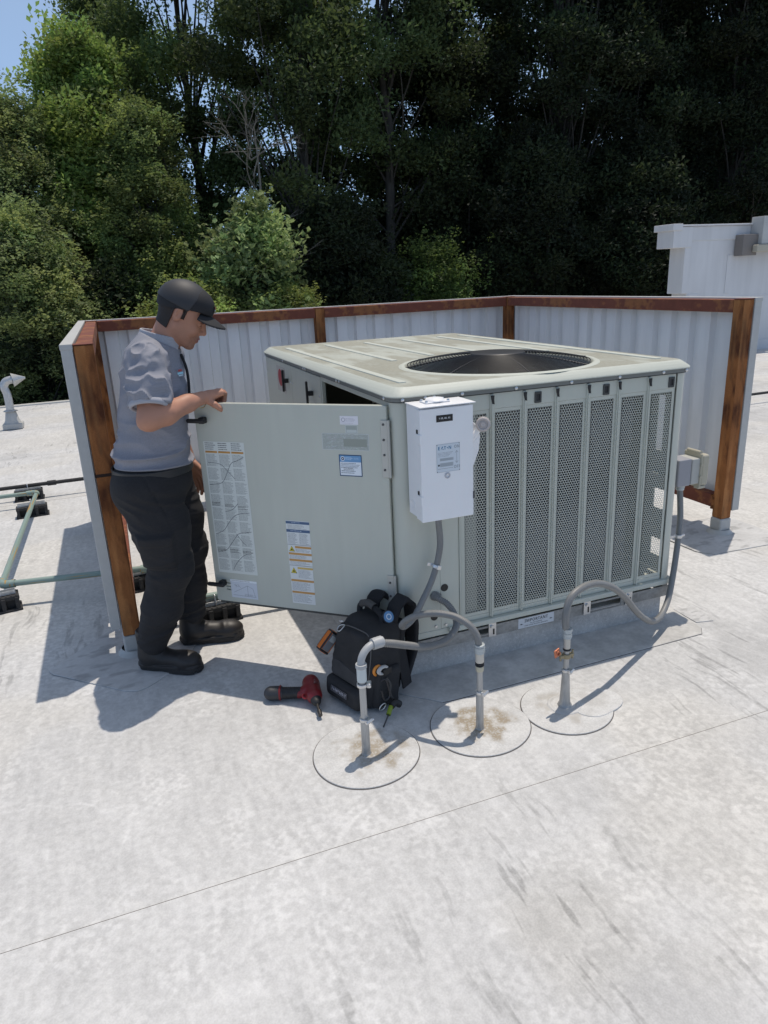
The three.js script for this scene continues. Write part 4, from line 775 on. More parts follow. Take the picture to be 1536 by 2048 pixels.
{
  const t = thing('conduit_strap', 'small shiny strap holding the conduit below the disconnect box', 'strap');
  mesh('strap', at(merge([ring(0.0125, 0.0155, -0.007, 0.007), bx(-0.034, -0.007, -0.012, -0.012, 0.007, -0.009, 0.001), bx(-0.004, -0.009, 0.012, 0.014, 0.009, 0.02, 0.002)]), 0.13, 0.508, 0.05, 0, 0, -0.35), zincMat, t);
}
{ // riser 3
  const t = thing('conduit_riser', 'vertical steel conduit with a green-grey connector and small copper bracket', 'conduit riser', 'conduit risers', [0.487, 0, 0.416]);
  mesh('pipe', lathe([[0.0105, 0.01], [0.0098, 0.3]], 28), emtMat, t);
  mesh('boot', lathe([[0.028, 0.006], [0.0205, 0.02], [0.017, 0.08], [0.0142, 0.14], [0.0125, 0.16], [0.0105, 0.162]], 28), emtMat, t);
  mesh('coupling', ring(0.0098, 0.0125, 0.247, 0.29), mat([0.5, 0.49, 0.45], 0.45, 0.4), t);
  mesh('seal', ring(0.0098, 0.0145, 0.24, 0.247), rubberMat, t);
  mesh('connector', merge([ring(0.01, 0.0165, 0.29, 0.296), hexRing(0.0175, 0.296, 0.312), ring(0.01, 0.0165, 0.312, 0.32), hexRing(0.019, 0.32, 0.33)]), zincFit, t);
  const cl = mesh('ground_clamp', merge([ring(0.0105, 0.0155, 0.208, 0.226), bx(-0.03, 0.21, -0.007, 0.03, 0.224, 0.007, 0.003), cyl(V(-0.026, 0.2, 0), V(-0.026, 0.236, 0), 0.004, 0.004, 8), cyl(V(0.026, 0.2, 0), V(0.026, 0.236, 0), 0.004, 0.004, 8)]), brassMat, t);
  mesh('copper_lug', merge([at(bx(-0.014, -0.016, -0.003, 0.014, 0.016, 0.003, 0.002), -0.042, 0.237, 0.0, 0, 0.3, 0.2), at(new THREE.TorusGeometry(0.008, 0.0025, 6, 16), -0.04, 0.236, 0.005)]), mat([0.55, 0.2, 0.11], 0.4, 0.5), cl);
  strap(t, 0.156, 0.013, 0.6);
}
single('flexible_conduit', tube([[0.485, 0.318, 0.416], [0.478, 0.345, 0.416], [0.479, 0.396, 0.415], [0.504, 0.445, 0.405], [0.567, 0.464, 0.385], [0.657, 0.451, 0.355], [0.751, 0.403, 0.325], [0.848, 0.324, 0.285], [0.946, 0.223, 0.240], [1.032, 0.150, 0.200], [1.113, 0.102, 0.160], [1.201, 0.089, 0.110], [1.280, 0.128, 0.060], [1.335, 0.226, 0.020], [1.393, 0.346, -0.030], [1.425, 0.454, -0.060], [1.432, 0.578, -0.083], [1.43, 0.61, -0.085]], 0.0135, 160, 16), pvcMat, 'smooth grey flexible conduit arching from the copper-bracket riser to the outlet box', 'conduit');
// outlet box on the right side of the unit -------------------------
{
  const t = thing('outlet_box', 'weatherproof outlet box with a beige flip cover on the air conditioner side', 'outlet box');
  const gm = mat([0.3, 0.3, 0.32], 0.5), bm = mat([0.42, 0.39, 0.3], 0.55), m2 = mat([0.42, 0.42, 0.39], 0.5);
  const z = -0.085;
  mesh('bracket', bx(1.354, 0.63, z - 0.03, 1.372, 0.74, z + 0.03, 0.003), galvMat, t);
  mesh('box', bx(1.373, 0.622, z - 0.045, 1.446, 0.748, z + 0.045, 0.006), gm, t);
  mesh('extension', bx(1.4475, 0.625, z - 0.047, 1.502, 0.745, z + 0.047, 0.006), m2, t);
  const c = mesh('flip_cover', merge([bx(1.4905, 0.607, z - 0.054, 1.5, 0.765, z + 0.054, 0.004), bx(1.5005, 0.612, z - 0.05, 1.545, 0.758, z + 0.05, 0.012)]), bm, t);
  mesh('hinge', cyl(V(1.498, 0.768, z - 0.04), V(1.498, 0.768, z + 0.04), 0.009, 0.009, 12), bm, c);
  mesh('latch', bx(1.49, 0.6, z + 0.02, 1.53, 0.613, z + 0.05, 0.003), bm, c);
  for (const y of [0.66, 0.715]) mesh('screw', cyl(V(1.492, y, z + 0.053), V(1.492, y, z + 0.06), 0.006, 0.006, 8), bm, c);
  mesh('connector', at(merge([ring(0.0135, 0.019, -0.018, -0.006), hexRing(0.021, -0.006, 0.006)]), 1.431, 0.612, z), zincFit, t);
}
{ const t = thing('conduit_strap', 'zinc strap holding the dark conduit below the outlet box', 'strap');
  mesh('strap', at(merge([ring(0.0135, 0.017, -0.008, 0.008), bx(0.014, -0.006, -0.005, 0.034, 0.006, 0.005, 0.002), bx(-0.066, -0.007, -0.004, -0.014, 0.007, 0.0, 0.001)]), 1.405, 0.385, -0.041), zincMat, t); }
// ---------------------------------------------------------------- the worker
// local frame of the figure: x = forward, y = up, z = the worker's right (towards the camera)
{
  const man = thing('person', 'worker in a grey polo shirt, black cap and black trousers holding the open door', 'person', undefined, [-0.83, 0, -0.66], Math.atan2(-0.222, 0.975));
  const skinC = (x, y, z) => { const n = n3(x * 60, y * 60, z * 60), m = n3(x * 14 + 5, y * 14, z * 14); const k = 0.92 + 0.1 * n + 0.1 * (m - 0.5); return [0.46 * k, 0.225 * k, 0.145 * k]; };
  const skin = mat([1, 1, 1], 0.56, 0, { vertexColors: true });
  // head frame: origin at the ear, pitched down
  const HP = -0.56, HC = [0.192, 1.487, 0], ch = Math.cos(HP), sh = Math.sin(HP);
  const toHead = (x, y, z) => { const a = x - HC[0], b = y - HC[1]; return [a * ch + b * sh, -a * sh + b * ch, z]; };
  function headD(hx, hy, hz) {
    let d = dEll(hx, hy, hz, [-0.002, 0.03, 0], [0.093, 0.092, 0.073]);
    d = smin(d, dEll(hx, hy, hz, [0.033, -0.03, 0], [0.06, 0.08, 0.058]), 0.03);
    const az = Math.abs(hz);
    d = smin(d, dCap(hx, hy, az, [0.005, -0.055, 0.046], [0.07, -0.098, 0.014], 0.018, 0.017), 0.03);
    d = smin(d, dEll(hx, hy, hz, [0.083, -0.1, 0], [0.014, 0.014, 0.02]), 0.018);
    d = smin(d, dEll(hx, hy, az, [0.068, -0.036, 0.032], [0.02, 0.022, 0.02]), 0.02);          // cheek
    d = smin(d, dEll(hx, hy, az, [0.081, 0.018, 0.026], [0.014, 0.009, 0.026]), 0.012);        // brow
    d = smax(d, -dEll(hx, hy, az, [0.096, -0.002, 0.03], [0.015, 0.011, 0.017]), 0.012);       // eye socket
    d = smin(d, dEll(hx, hy, az, [0.08, -0.003, 0.03], [0.0125, 0.0125, 0.0135]), 0.004);      // closed lid and eyeball
    d = smin(d, dCap(hx, hy, hz, [0.091, 0.004, 0], [0.108, -0.03, 0], 0.0085, 0.0115), 0.012);
    d = smin(d, dEll(hx, hy, az, [0.098, -0.036, 0.011], [0.011, 0.0085, 0.0085]), 0.007);
    d = smin(d, dEll(hx, hy, hz, [0.086, -0.066, 0], [0.017, 0.018, 0.028]), 0.014);
    d = smin(d, dEll(hx, hy, hz, [0.097, -0.061, 0], [0.0085, 0.0052, 0.023]), 0.005);
    d = smin(d, dEll(hx, hy, hz, [0.095, -0.0715, 0], [0.0085, 0.006, 0.02]), 0.005);
    d = smax(d, -dEll(hx, hy, hz, [0.106, -0.0662, 0], [0.01, 0.0016, 0.022]), 0.003);
    // ears
    let e = dEll(hx, hy, az, [-0.004, -0.002, 0.077], [0.019, 0.031, 0.0095]);
    e = smax(e, -dEll(hx, hy, az, [0.003, 0.0, 0.087], [0.01, 0.018, 0.007]), 0.005);
    d = smin(d, e, 0.006);
    return d;
  }
  // hands: palm and five chains of bones
  const chain = (d, x, y, z, pts, rs, k) => { for (let i = 0; i < pts.length - 1; i++) d = smin(d, dCap(x, y, z, pts[i], pts[i + 1], rs[i], rs[i + 1]), k); return d; };
  const DH = 1.134;                              // top edge of the door
  const RW = [0.242, 1.162, 0.098];              // right wrist
  const RK = [[0.318, 1.172, 0.066], [0.312, 1.176, 0.045], [0.299, 1.174, 0.026], [0.283, 1.168, 0.009]];
  const RF = RK.map((k, i) => { const s = [1, 1.06, 1, 0.85][i]; return [k, [k[0] + 0.009 * s, k[1] - 0.008, k[2] - 0.028 * s], [k[0] + 0.004 * s, k[1] - 0.034 * s, k[2] - 0.034 * s], [k[0] - 0.006, k[1] - 0.05 * s, k[2] - 0.022 * s]]; });
  function rightHand(x, y, z) {
    let d = dCap(x, y, z, RW, [0.268, 1.163, 0.072], 0.0215, 0.023);
    for (const k of RK) d = smin(d, dCap(x, y, z, [0.262, 1.162, 0.075], k, 0.0175, 0.0125), 0.012);
    for (const f of RF) d = smin(d, chain(9, x, y, z, f, [0.0108, 0.0098, 0.0088, 0.0078], 0.002), 0.0035);
    const th = [[0.262, 1.15, 0.088], [0.288, 1.132, 0.1], [0.306, 1.115, 0.096], [0.316, 1.104, 0.088]];
    return smin(d, chain(9, x, y, z, th, [0.016, 0.0125, 0.0105, 0.009], 0.004), 0.008);
  }
  const LW = [0.118, 0.853, -0.205];
  const LK = [[0.16, 0.778, -0.2], [0.143, 0.772, -0.212], [0.125, 0.772, -0.219], [0.108, 0.778, -0.222]];
  const LF = LK.map((k, i) => { const s = [0.94, 1.04, 0.98, 0.8][i]; return [k, [k[0] + 0.012, k[1] - 0.036 * s, k[2] + 0.004], [k[0] + 0.016, k[1] - 0.06 * s, k[2] + 0.016], [k[0] + 0.012, k[1] - 0.078 * s, k[2] + 0.028]]; });
  function leftHand(x, y, z) {
    let d = dCap(x, y, z, LW, [0.126, 0.82, -0.208], 0.021, 0.0225);
    for (const k of LK) d = smin(d, dCap(x, y, z, [0.124, 0.826, -0.207], k, 0.0165, 0.0122), 0.012);
    for (const f of LF) d = smin(d, chain(9, x, y, z, f, [0.0105, 0.0095, 0.0086, 0.0076], 0.002), 0.0035);
    const th = [[0.14, 0.83, -0.195], [0.166, 0.806, -0.182], [0.18, 0.784, -0.176], [0.186, 0.768, -0.176]];
    return smin(d, chain(9, x, y, z, th, [0.0155, 0.0125, 0.0105, 0.009], 0.004), 0.008);
  }
  const J = { rs: [0.062, 1.312, 0.165], re: [0.062, 1.12, 0.262], ls: [0.088, 1.312, -0.165], le: [0.055, 1.07, -0.222], rh: [-0.012, 0.8, 0.085], lh: [0.012, 0.8, -0.085], rk: [0.03, 0.47, 0.108], lk: [0.078, 0.47, -0.1], ra: [-0.098, 0.1, 0.12], la: [0.045, 0.1, -0.1] };
  function arms(x, y, z) {
    let d = dCap(x, y, z, J.rs, J.re, 0.054, 0.042);
    d = smin(d, chain(9, x, y, z, [J.re, [0.115, 1.132, 0.225], [0.19, 1.152, 0.148], RW], [0.043, 0.046, 0.034, 0.0255], 0.02), 0.025);
    d = smin(d, dEll(x, y, z, [0.045, 1.106, 0.268], [0.028, 0.026, 0.028]), 0.02);
    let l = dCap(x, y, z, J.ls, J.le, 0.052, 0.04);
    l = smin(l, chain(9, x, y, z, [J.le, [0.075, 0.99, -0.222], LW], [0.041, 0.042, 0.025], 0.02), 0.02);
    return Math.min(d, l);
  }
  function torsoD(x, y, z) {
    let d = dEll(x, y, z, [0.045, 1.2, 0], [0.115, 0.17, 0.16]);
    d = smin(d, dEll(x, y, z, [0.012, 0.97, 0], [0.115, 0.14, 0.145]), 0.08);
    d = smin(d, dEll(x, y, z, [-0.01, 0.82, 0], [0.125, 0.11, 0.155]), 0.06);
    d = smin(d, dCap(x, y, z, [0.06, 1.33, 0.14], [0.075, 1.33, -0.14], 0.05, 0.05), 0.06);
    return smin(d, dCap(x, y, z, [0.085, 1.33, 0], [0.155, 1.46, 0], 0.062, 0.056), 0.04);
  }
  function legsD(x, y, z) {
    let d = 9;
    for (const [h, k, a] of [[J.rh, J.rk, J.ra], [J.lh, J.lk, J.la]]) { d = Math.min(d, smin(dCap(x, y, z, h, k, 0.082, 0.055), dCap(x, y, z, k, a, 0.055, 0.036), 0.03)); }
    return d;
  }
  const bodyD = (x, y, z) => { const h = toHead(x, y, z); return smin(smin(torsoD(x, y, z), legsD(x, y, z), 0.04), smin(arms(x, y, z), headD(...h), 0.01), 0.02); };
  // one continuous body: coarse grid for the trunk, fine grids for head and hands, cut where they meet
  const faceC = (x, y, z) => {
    const [hx, hy, hz] = toHead(x, y, z), c = skinC(x, y, z); let k = [...c];
    const mixc = (t, q) => { k = k.map((v, i) => lerp(v, q[i], t)); };
    const lip = Math.max(dEll(hx, hy, hz, [0.098, -0.0665, 0], [0.013, 0.012, 0.024]), 0);
    const n = n3(x * 400, y * 400, z * 400);
    const beard = sstep(-0.045, -0.06, hy) * sstep(0.055, 0.078, hx) * sstep(0.046, 0.03, Math.abs(hz));
    mixc(0.35 * beard * (0.5 + n), [0.09, 0.05, 0.035]);
    const jaw = sstep(-0.03, -0.06, hy) * sstep(-0.005, 0.02, hx) * 0.14 * (0.4 + n); mixc(jaw, [0.1, 0.06, 0.045]);
    if (lip < 0.002) mixc(0.6, [0.32, 0.12, 0.1]);
    const brow = dEll(hx, hy, Math.abs(hz), [0.094, 0.017, 0.031], [0.012, 0.0045, 0.02]); if (brow < 0.001) mixc(0.8, [0.02, 0.012, 0.01]);
    const lash = dEll(hx, hy, Math.abs(hz), [0.092, -0.008, 0.031], [0.006, 0.0022, 0.013]); if (lash < 0.001) mixc(0.85, [0.015, 0.01, 0.01]);
    return k;
  };
  const cut = (f, inside) => (x, y, z) => Math.max(f(x, y, z), inside(x, y, z));
  const inBox = (lo, hi) => (x, y, z) => Math.max(lo[0] - x, x - hi[0], lo[1] - y, y - hi[1], lo[2] - z, z - hi[2]);
  const bH = [[0.07, 1.31, -0.1], [0.34, 1.62, 0.1]], bR = [[0.225, 1.08, -0.06], [0.37, 1.22, 0.14]], bL = [[0.07, 0.66, -0.26], [0.23, 0.865, -0.14]];
  const gH = meshSDF((x, y, z) => smin(headD(...toHead(x, y, z)), torsoD(x, y, z), 0.02), bH[0], bH[1], 0.003, faceC);
  const gR = meshSDF((x, y, z) => smin(rightHand(x, y, z), arms(x, y, z), 0.008), [0.2, 1.08, -0.06], bR[1], 0.003, skinC);
  const gL = meshSDF((x, y, z) => smin(leftHand(x, y, z), arms(x, y, z), 0.008), [0.06, 0.66, -0.27], [0.23, 0.89, -0.14], 0.003, skinC);
  const gB = meshSDF((x, y, z) => Math.min(smin(torsoD(x, y, z), legsD(x, y, z), 0.04), arms(x, y, z)) + 0.0004, [-0.2, 0.05, -0.32], [0.27, 1.46, 0.34], 0.009, skinC);
  const body = mesh('body', mergeGeometries([gB, gH, gR, gL], false), skin, man);

  // ----- clothing
  const cloth = (c, f, amp, rough = 0.85) => mat([1, 1, 1], rough, 0, { map: colorTex(256, 256, (u, v) => { const k = 1 + amp * (vnoise(u * 128, v * 128, 128, 128) - 0.5) + amp * 0.8 * (fbm(u * 6, v * 6, 3, 6, 6) - 0.5); return c.map(q => q * k); }, [f, f]), sheen: 0.25, sheenRoughness: 0.6 });
  const shirtMat = cloth([0.25, 0.255, 0.29], 3, 0.16), collarMat = cloth([0.37, 0.375, 0.41], 3, 0.16), trouserMat = cloth([0.016, 0.0155, 0.017], 3, 0.5), capMat = cloth([0.012, 0.012, 0.014], 4, 0.4, 0.75);
  const fold = (p, s, o) => { const v = n3(p[0] * s + o, p[1] * s, p[2] * s + o * 2); return 1 - Math.abs(2 * v - 1); };
  // polo shirt
  const shirtBase = (x, y, z) => {
    let d = dEll(x, y, z, [0.045, 1.2, 0], [0.128, 0.2, 0.172]);
    d = smin(d, dEll(x, y, z, [0.012, 1.0, 0], [0.128, 0.19, 0.156]), 0.09);
    d = smin(d, dEll(x, y, z, [0.008, 0.93, 0], [0.145, 0.12, 0.165]), 0.05);
    d = smin(d, dCap(x, y, z, [0.062, 1.322, 0.145], [0.08, 1.322, -0.145], 0.062, 0.062), 0.07);
    d = smin(d, dCap(x, y, z, [0.075, 1.33, 0], [0.1, 1.385, 0], 0.085, 0.075), 0.05);
    return d;
  };
  const sleeveEnd = (x, y, z, s, e, len) => { const dx = e[0] - s[0], dy = e[1] - s[1], dz = e[2] - s[2], L = Math.hypot(dx, dy, dz); return ((x - s[0]) * dx + (y - s[1]) * dy + (z - s[2]) * dz) / L - len; };
  const shirtD = (x, y, z) => {
    let d = shirtBase(x, y, z);
    // folds: diagonal drags from the armpit, bunching above the belt
    const w1 = fold([x * 0.6 + y * 0.5, y * 1.1 - x * 0.4, z * 0.5], 13, 3), w2 = fold([x * 0.4, y * 2.4, z * 0.5], 9, 11);
    const lowA = sstep(1.15, 0.9, y), arm = sstep(0.2, 0.02, Math.hypot(x - 0.06, y - 1.2));
    d -= 0.026 * (w2 * w2 - 0.35) * lowA + 0.018 * (w1 * w1 - 0.4) * (0.35 + arm);
    // slack overhang above the belt
    d -= 0.012 * sstep(0.06, 0.0, Math.abs(y - 0.935)) * sstep(0.1, -0.1, x) ;
    let s = chain(9, x, y, z, [J.rs, [0.062, 1.225, 0.212], J.re], [0.072, 0.073, 0.07], 0.02), l = chain(9, x, y, z, [J.ls, J.le], [0.07, 0.064], 0.02);
    const ws = fold([x * 1.3 + z, y * 1.6, z * 1.2 - x], 15, 7), wr = fold([x, y * 3 + z, z], 9, 23);
    s -= 0.02 * (ws * ws - 0.35) + 0.008 * (wr - 0.5); l -= 0.008 * (ws - 0.5);
    s = smax(s, sleeveEnd(x, y, z, J.rs, J.re, 0.165), 0.006); l = smax(l, sleeveEnd(x, y, z, J.ls, J.le, 0.15), 0.006);
    d = smin(d, s, 0.03); d = smin(d, l, 0.03);
    d = smax(d, 0.872 - y + 0.015 * (x) - 0.006 * Math.sin(z * 18 + x * 12), 0.008);             // hem
    const nk = toHead(x, y, z);
    d = smax(d, (x - 0.09) * 0.5 + (y - 1.395) * 0.87, 0.006);                                    // neck opening
    return d;
  };
  const shirt = mesh('polo_shirt', meshSDF(shirtD, [-0.2, 0.83, -0.32], [0.24, 1.44, 0.36], 0.0065), shirtMat, man);
  // cuff bands and collar
  const band = (s, e, len, r, h) => { const a = V(...s), d = V(...e).sub(a).normalize(), c = a.clone().addScaledVector(d, len); return cyl(c.clone().addScaledVector(d, -h), c, r, r, 40, true); };
  mesh('sleeve_cuff', (() => { const d = V(...J.re).sub(V(...J.rs)).normalize(), c = V(...J.rs).addScaledVector(d, 0.163), g = new THREE.TorusGeometry(0.0655, 0.0085, 10, 48); g.scale(1, 1, 1.5); g.applyQuaternion(new THREE.Quaternion().setFromUnitVectors(V(0, 0, 1), d)); return g.translate(c.x, c.y, c.z); })(), collarMat, shirt);
  mesh('collar', meshSDF((x, y, z) => {
    // a folded band round the neck, higher at the back, open at the front
    const ax = [0.085, 1.36, 0], dir = [0.3, 0.954, 0], px = x - ax[0], py = y - ax[1], t = px * dir[0] + py * dir[1], qx = px - t * dir[0], qy = py - t * dir[1], a = qx * dir[1] - qy * dir[0];
    const rad = Math.hypot(a / 1.1, z), R = 0.069 + 0.36 * Math.max(0, 0.045 - t) * 0.55;
    let d = Math.abs(rad - R) - 0.0045;
    d = smax(d, t - 0.058, 0.006); d = smax(d, -0.012 + 0.018 * sstep(-0.02, 0.06, -a) - t - 0.028 * sstep(0.0, 0.06, a), 0.006);
    d = Math.max(d, sstep(0.02, 0.07, a) > 0.6 ? 0.016 + (0.05 - t) * 0.35 - Math.abs(z) : -1);
    return d;
  }, [-0.06, 1.28, -0.13], [0.24, 1.47, 0.13], 0.004), collarMat, shirt);
  mesh('chest_logo', at(new THREE.PlaneGeometry(0.05, 0.032), 0.168, 1.262, 0.075, -0.1, 1.08, 0), mat(null, 0.8, 0, { map: canvasTex(96, 64, (c, w, h) => { c.fillStyle = '#7f8089'; c.fillRect(0, 0, w, h); c.fillStyle = '#b4413c'; c.fillRect(26, 6, 44, 14); c.fillStyle = '#9fd3e2'; c.fillRect(12, 26, 70, 16); c.fillStyle = '#c9dfe6'; c.fillRect(22, 47, 52, 8); }) }), shirt);
  mesh('lanyard', tube([[0.172, 1.33, 0.02], [0.187, 1.27, 0.028], [0.188, 1.2, 0.03], [0.178, 1.12, 0.03]], 0.006, 24, 6), capMat, shirt);
  // trousers
  const trouserD = (x, y, z) => {
    let d = dEll(x, y, z, [-0.008, 0.83, 0], [0.158, 0.13, 0.178]);
    d = smin(d, dEll(x, y, z, [-0.06, 0.79, 0.07], [0.108, 0.11, 0.1]), 0.05);
    const right = chain(9, x, y, z, [[-0.008, 0.8, 0.088], [0.012, 0.63, 0.105], [0.028, 0.47, 0.112], [-0.032, 0.28, 0.118], [-0.085, 0.135, 0.122]], [0.122, 0.108, 0.083, 0.074, 0.062], 0.05);
    const left = chain(9, x, y, z, [[0.015, 0.8, -0.085], [0.055, 0.63, -0.095], [0.075, 0.47, -0.1], [0.062, 0.3, -0.102], [0.05, 0.155, -0.1]], [0.115, 0.098, 0.074, 0.066, 0.058], 0.05);
    const f = (q, o, kz) => { const a = fold([q[0] * 0.55 + 0.25 * q[1], q[1] * 2.2 + q[0] * 0.7, q[2] * 0.5], 13, o), b = fold([q[0] * 0.4, q[1] * 3.2 - q[0] * 0.5, q[2] * 0.6], 12, o + 5); const knee = sstep(0.16, 0.0, Math.abs(y - 0.46)), ank = sstep(0.34, 0.16, y), hip = sstep(0.14, 0, Math.abs(y - 0.72)); return 0.017 * (b - 0.45) * clamp(knee * 0.75 + ank, 0, 1) + 0.011 * (a - 0.5) * (0.5 + hip); };
    let r = right - f([x, y, z], 3), l = left - f([x, y, z], 17);
    // cargo pocket on the outer thigh
    const pk = Math.max(Math.abs(x + 0.0 - (y - 0.55) * 0.05) - 0.072, Math.abs(y - 0.565) - 0.075); r -= 0.012 * sstep(0.006, -0.006, pk) * sstep(0.1, 0.16, z);
    r -= 0.006 * sstep(0.007, -0.004, Math.max(Math.abs(x) - 0.076, Math.abs(y - 0.625) - 0.022)) * sstep(0.1, 0.16, z);
    // the slanted hip pocket as a shallow crease
    const cr = Math.abs((x - 0.03) * 0.92 + (y - 0.79) * 0.4); d = smin(smin(d, r, 0.035), l, 0.035) + 0.005 * sstep(0.007, 0.0, cr) * sstep(0.06, 0.12, z) * sstep(0.11, 0.05, Math.abs(y - 0.8));
    d = smax(d, y - 0.9, 0.006);
    d = smax(d, 0.052 + 0.3 * Math.max(0, x + 0.06) * (z > 0 ? 1 : 0) + (z < 0 ? 0.05 : 0) - y, 0.006);
    return d;
  };
  mesh('trousers', meshSDF(trouserD, [-0.26, 0.02, -0.26], [0.26, 0.93, 0.3], 0.0068), trouserMat, man);
  // belt
  mesh('belt', meshSDF((x, y, z) => Math.max(Math.abs(dEll(x, y * 0.2 + 0.704, z, [-0.004, 0.88, 0], [0.158, 0.3, 0.178]) - 0.002) - 0.0035, Math.abs(y - 0.876) - 0.018), [-0.2, 0.84, -0.22], [0.2, 0.91, 0.22], 0.005), mat([0.02, 0.02, 0.021], 0.45), man);
  // boots
  function boot(heel, toe, ankle, seedv) {
    const dir = V(toe[0] - heel[0], 0, toe[1] - heel[1]), L = dir.length(); dir.normalize(); const sx = -dir.z, sz = dir.x;
    const loc = (x, y, z) => [(x - heel[0]) * dir.x + (z - heel[1]) * dir.z, y, (x - heel[0]) * sx + (z - heel[1]) * sz];
    const upper = (x, y, z) => {
      const [f, u, s] = loc(x, y, z);
      let d = dCap(f, u, s, [0.06, 0.062, 0], [L - 0.075, 0.042, 0], 0.044, 0.04);
      d = smin(d, dEll(f, u, s, [L - 0.06, 0.048, 0], [0.06, 0.037, 0.047]), 0.03);
      d = smin(d, dCap(f, u, s, [0.065, 0.07, 0], [0.06, 0.17, 0], 0.048, 0.05), 0.04);
      d -= 0.004 * (fold([f, u * 1.4, s], 26, seedv) - 0.5) * sstep(0.1, 0.14, f) * sstep(L - 0.06, L - 0.1, f);
      d = smin(d, Math.max(dCap(f, u, s, [0.05, 0.022, 0], [L - 0.05, 0.022, 0], 0.049, 0.05), u - 0.036), 0.004);
      return smax(smax(d, 0.02 - u, 0.003), u - 0.19, 0.004);
    };
    const sole = (x, y, z) => {
      const [f, u, s] = loc(x, y, z), half = lerp(0.04, 0.052, sstep(0.05, L - 0.08, f)) - 0.006 * sstep(0.05, 0.0, Math.abs(f - L * 0.45));
      let d = Math.max(dCap(f, 0, s, [0.046, 0, 0], [L - 0.05, 0, 0], half, half), u - 0.026, 0.002 - u);
      const lug = Math.abs(((f + 0.5) % 0.03) - 0.015) - 0.009, rim = Math.abs(s) - (half - 0.013); if (u < 0.014) d = Math.max(d, Math.min(lug, -rim));
      return d;
    };
    const lo = [Math.min(heel[0], toe[0]) - 0.08, 0, Math.min(heel[1], toe[1]) - 0.08], hi = [Math.max(heel[0], toe[0]) + 0.08, 0.2, Math.max(heel[1], toe[1]) + 0.08];
    lo[1] = -0.01;
    const b = mesh('boot', meshSDF(upper, lo, hi, 0.005), mat([1, 1, 1], 0.5, 0, { map: colorTex(128, 128, (u, v) => { const k = 0.7 + 0.7 * fbm(u * 8, v * 8, 4, 8, 8); return [0.019 * k, 0.0165 * k, 0.0155 * k]; }, [5, 5]) }), man);
    mesh('sole', meshSDF(sole, lo, [hi[0], 0.05, hi[2]], 0.004), mat([0.025, 0.024, 0.023], 0.8), b);
  }
  boot([-0.168, 0.085], [0.112, 0.185], J.ra, 4); boot([-0.02, -0.088], [0.278, -0.108], J.la, 9);
  // cap
  const crownD = (x, y, z) => { const [hx, hy, hz] = toHead(x, y, z); let d = dEll(hx, hy, hz, [-0.002, 0.03, 0], [0.106, 0.094, 0.086]); d = smin(d, dEll(hx, hy, hz, [0.05, 0.06, 0], [0.056, 0.05, 0.062]), 0.03); const low = -0.012 + 0.052 * sstep(-0.1, 0.09, hx); return smax(smax(d, low - hy, 0.004), -(dEll(hx, hy, hz, [-0.002, 0.03, 0], [0.1, 0.089, 0.081])), 0.002); };
  const brimD = (x, y, z) => { const [hx, hy, hz] = toHead(x, y, z); const s = 0.046 - 0.16 * Math.max(0, hx - 0.07) - 1.2 * Math.max(0, hx - 0.12) ** 2 * 1.0 - 4.6 * hz * hz; const d = Math.abs(hy - s) * 0.8 - 0.0028; const plan = Math.hypot((hx - 0.065) / 0.112, hz / 0.084) - 1; return Math.max(d, plan * 0.08, 0.068 - hx); };
  const cap = mesh('cap', meshSDF(crownD, [0.04, 1.42, -0.11], [0.34, 1.63, 0.11], 0.0035), capMat, man);
  mesh('brim', meshSDF(brimD, [0.16, 1.34, -0.1], [0.39, 1.6, 0.1], 0.003), capMat, cap);
  mesh('mesh_panel', meshSDF((x, y, z) => { const [hx, hy, hz] = toHead(x, y, z); const d = dEll(hx, hy, hz, [-0.002, 0.03, 0], [0.1098, 0.0978, 0.0898]); return Math.max(d, -dEll(hx, hy, hz, [-0.002, 0.03, 0], [0.104, 0.092, 0.084]), hx - 0.03 - 0.2 * (hy - 0.03), 0.024 - hy); }, [0.04, 1.42, -0.11], [0.3, 1.63, 0.11], 0.003), mat([0.03, 0.03, 0.033], 0.6), cap);
  { const g = new THREE.SphereGeometry(0.0065, 12, 8); const hx = -0.004, hy = 0.126; g.translate(HC[0] + hx * ch - hy * sh, HC[1] + hx * sh + hy * ch, 0); mesh('cap_button', g, capMat, cap); }
  { const g = new THREE.PlaneGeometry(0.04, 0.03); g.rotateY(Math.PI / 2); g.rotateZ(0.35); const hx = 0.1085, hy = 0.075; g.rotateZ(HP); g.translate(HC[0] + hx * ch - hy * sh, HC[1] + hx * sh + hy * ch, 0); mesh('cap_emblem', g, mat(null, 0.7, 0, { map: canvasTex(64, 48, (c, w, h) => { c.fillStyle = '#16161a'; c.fillRect(0, 0, w, h); c.fillStyle = '#c65b3a'; c.fillRect(10, 8, 44, 14); c.fillStyle = '#d8dde0'; c.fillRect(8, 26, 48, 12); }) }), cap); }
  // short dark hair below the cap
  mesh('hair', meshSDF((x, y, z) => { const [hx, hy, hz] = toHead(x, y, z); let d = smin(headD(hx, hy, hz), torsoD(x, y, z), 0.02) - 0.0048; const back = Math.max(hx + 0.022, -0.07 - 0.12 * (hx + 0.06) - hy), burn = Math.max(hx - 0.024, 0.014 - hx, -0.014 - hy); d = Math.max(d, hy - 0.03, Math.min(back, burn)); return d - 0.001 * n3(x * 500, y * 500, z * 500); }, [0.04, 1.36, -0.1], [0.26, 1.55, 0.1], 0.003), mat([0.022, 0.016, 0.013], 0.7), man);
  // bracelet on the right wrist
  { const g = new THREE.TorusGeometry(0.031, 0.0016, 6, 40); g.rotateY(1.05); g.rotateZ(0.2); mesh('bracelet', g.translate(0.236, 1.155, 0.104), mat([0.6, 0.45, 0.2], 0.3, 0.7), man); }
}
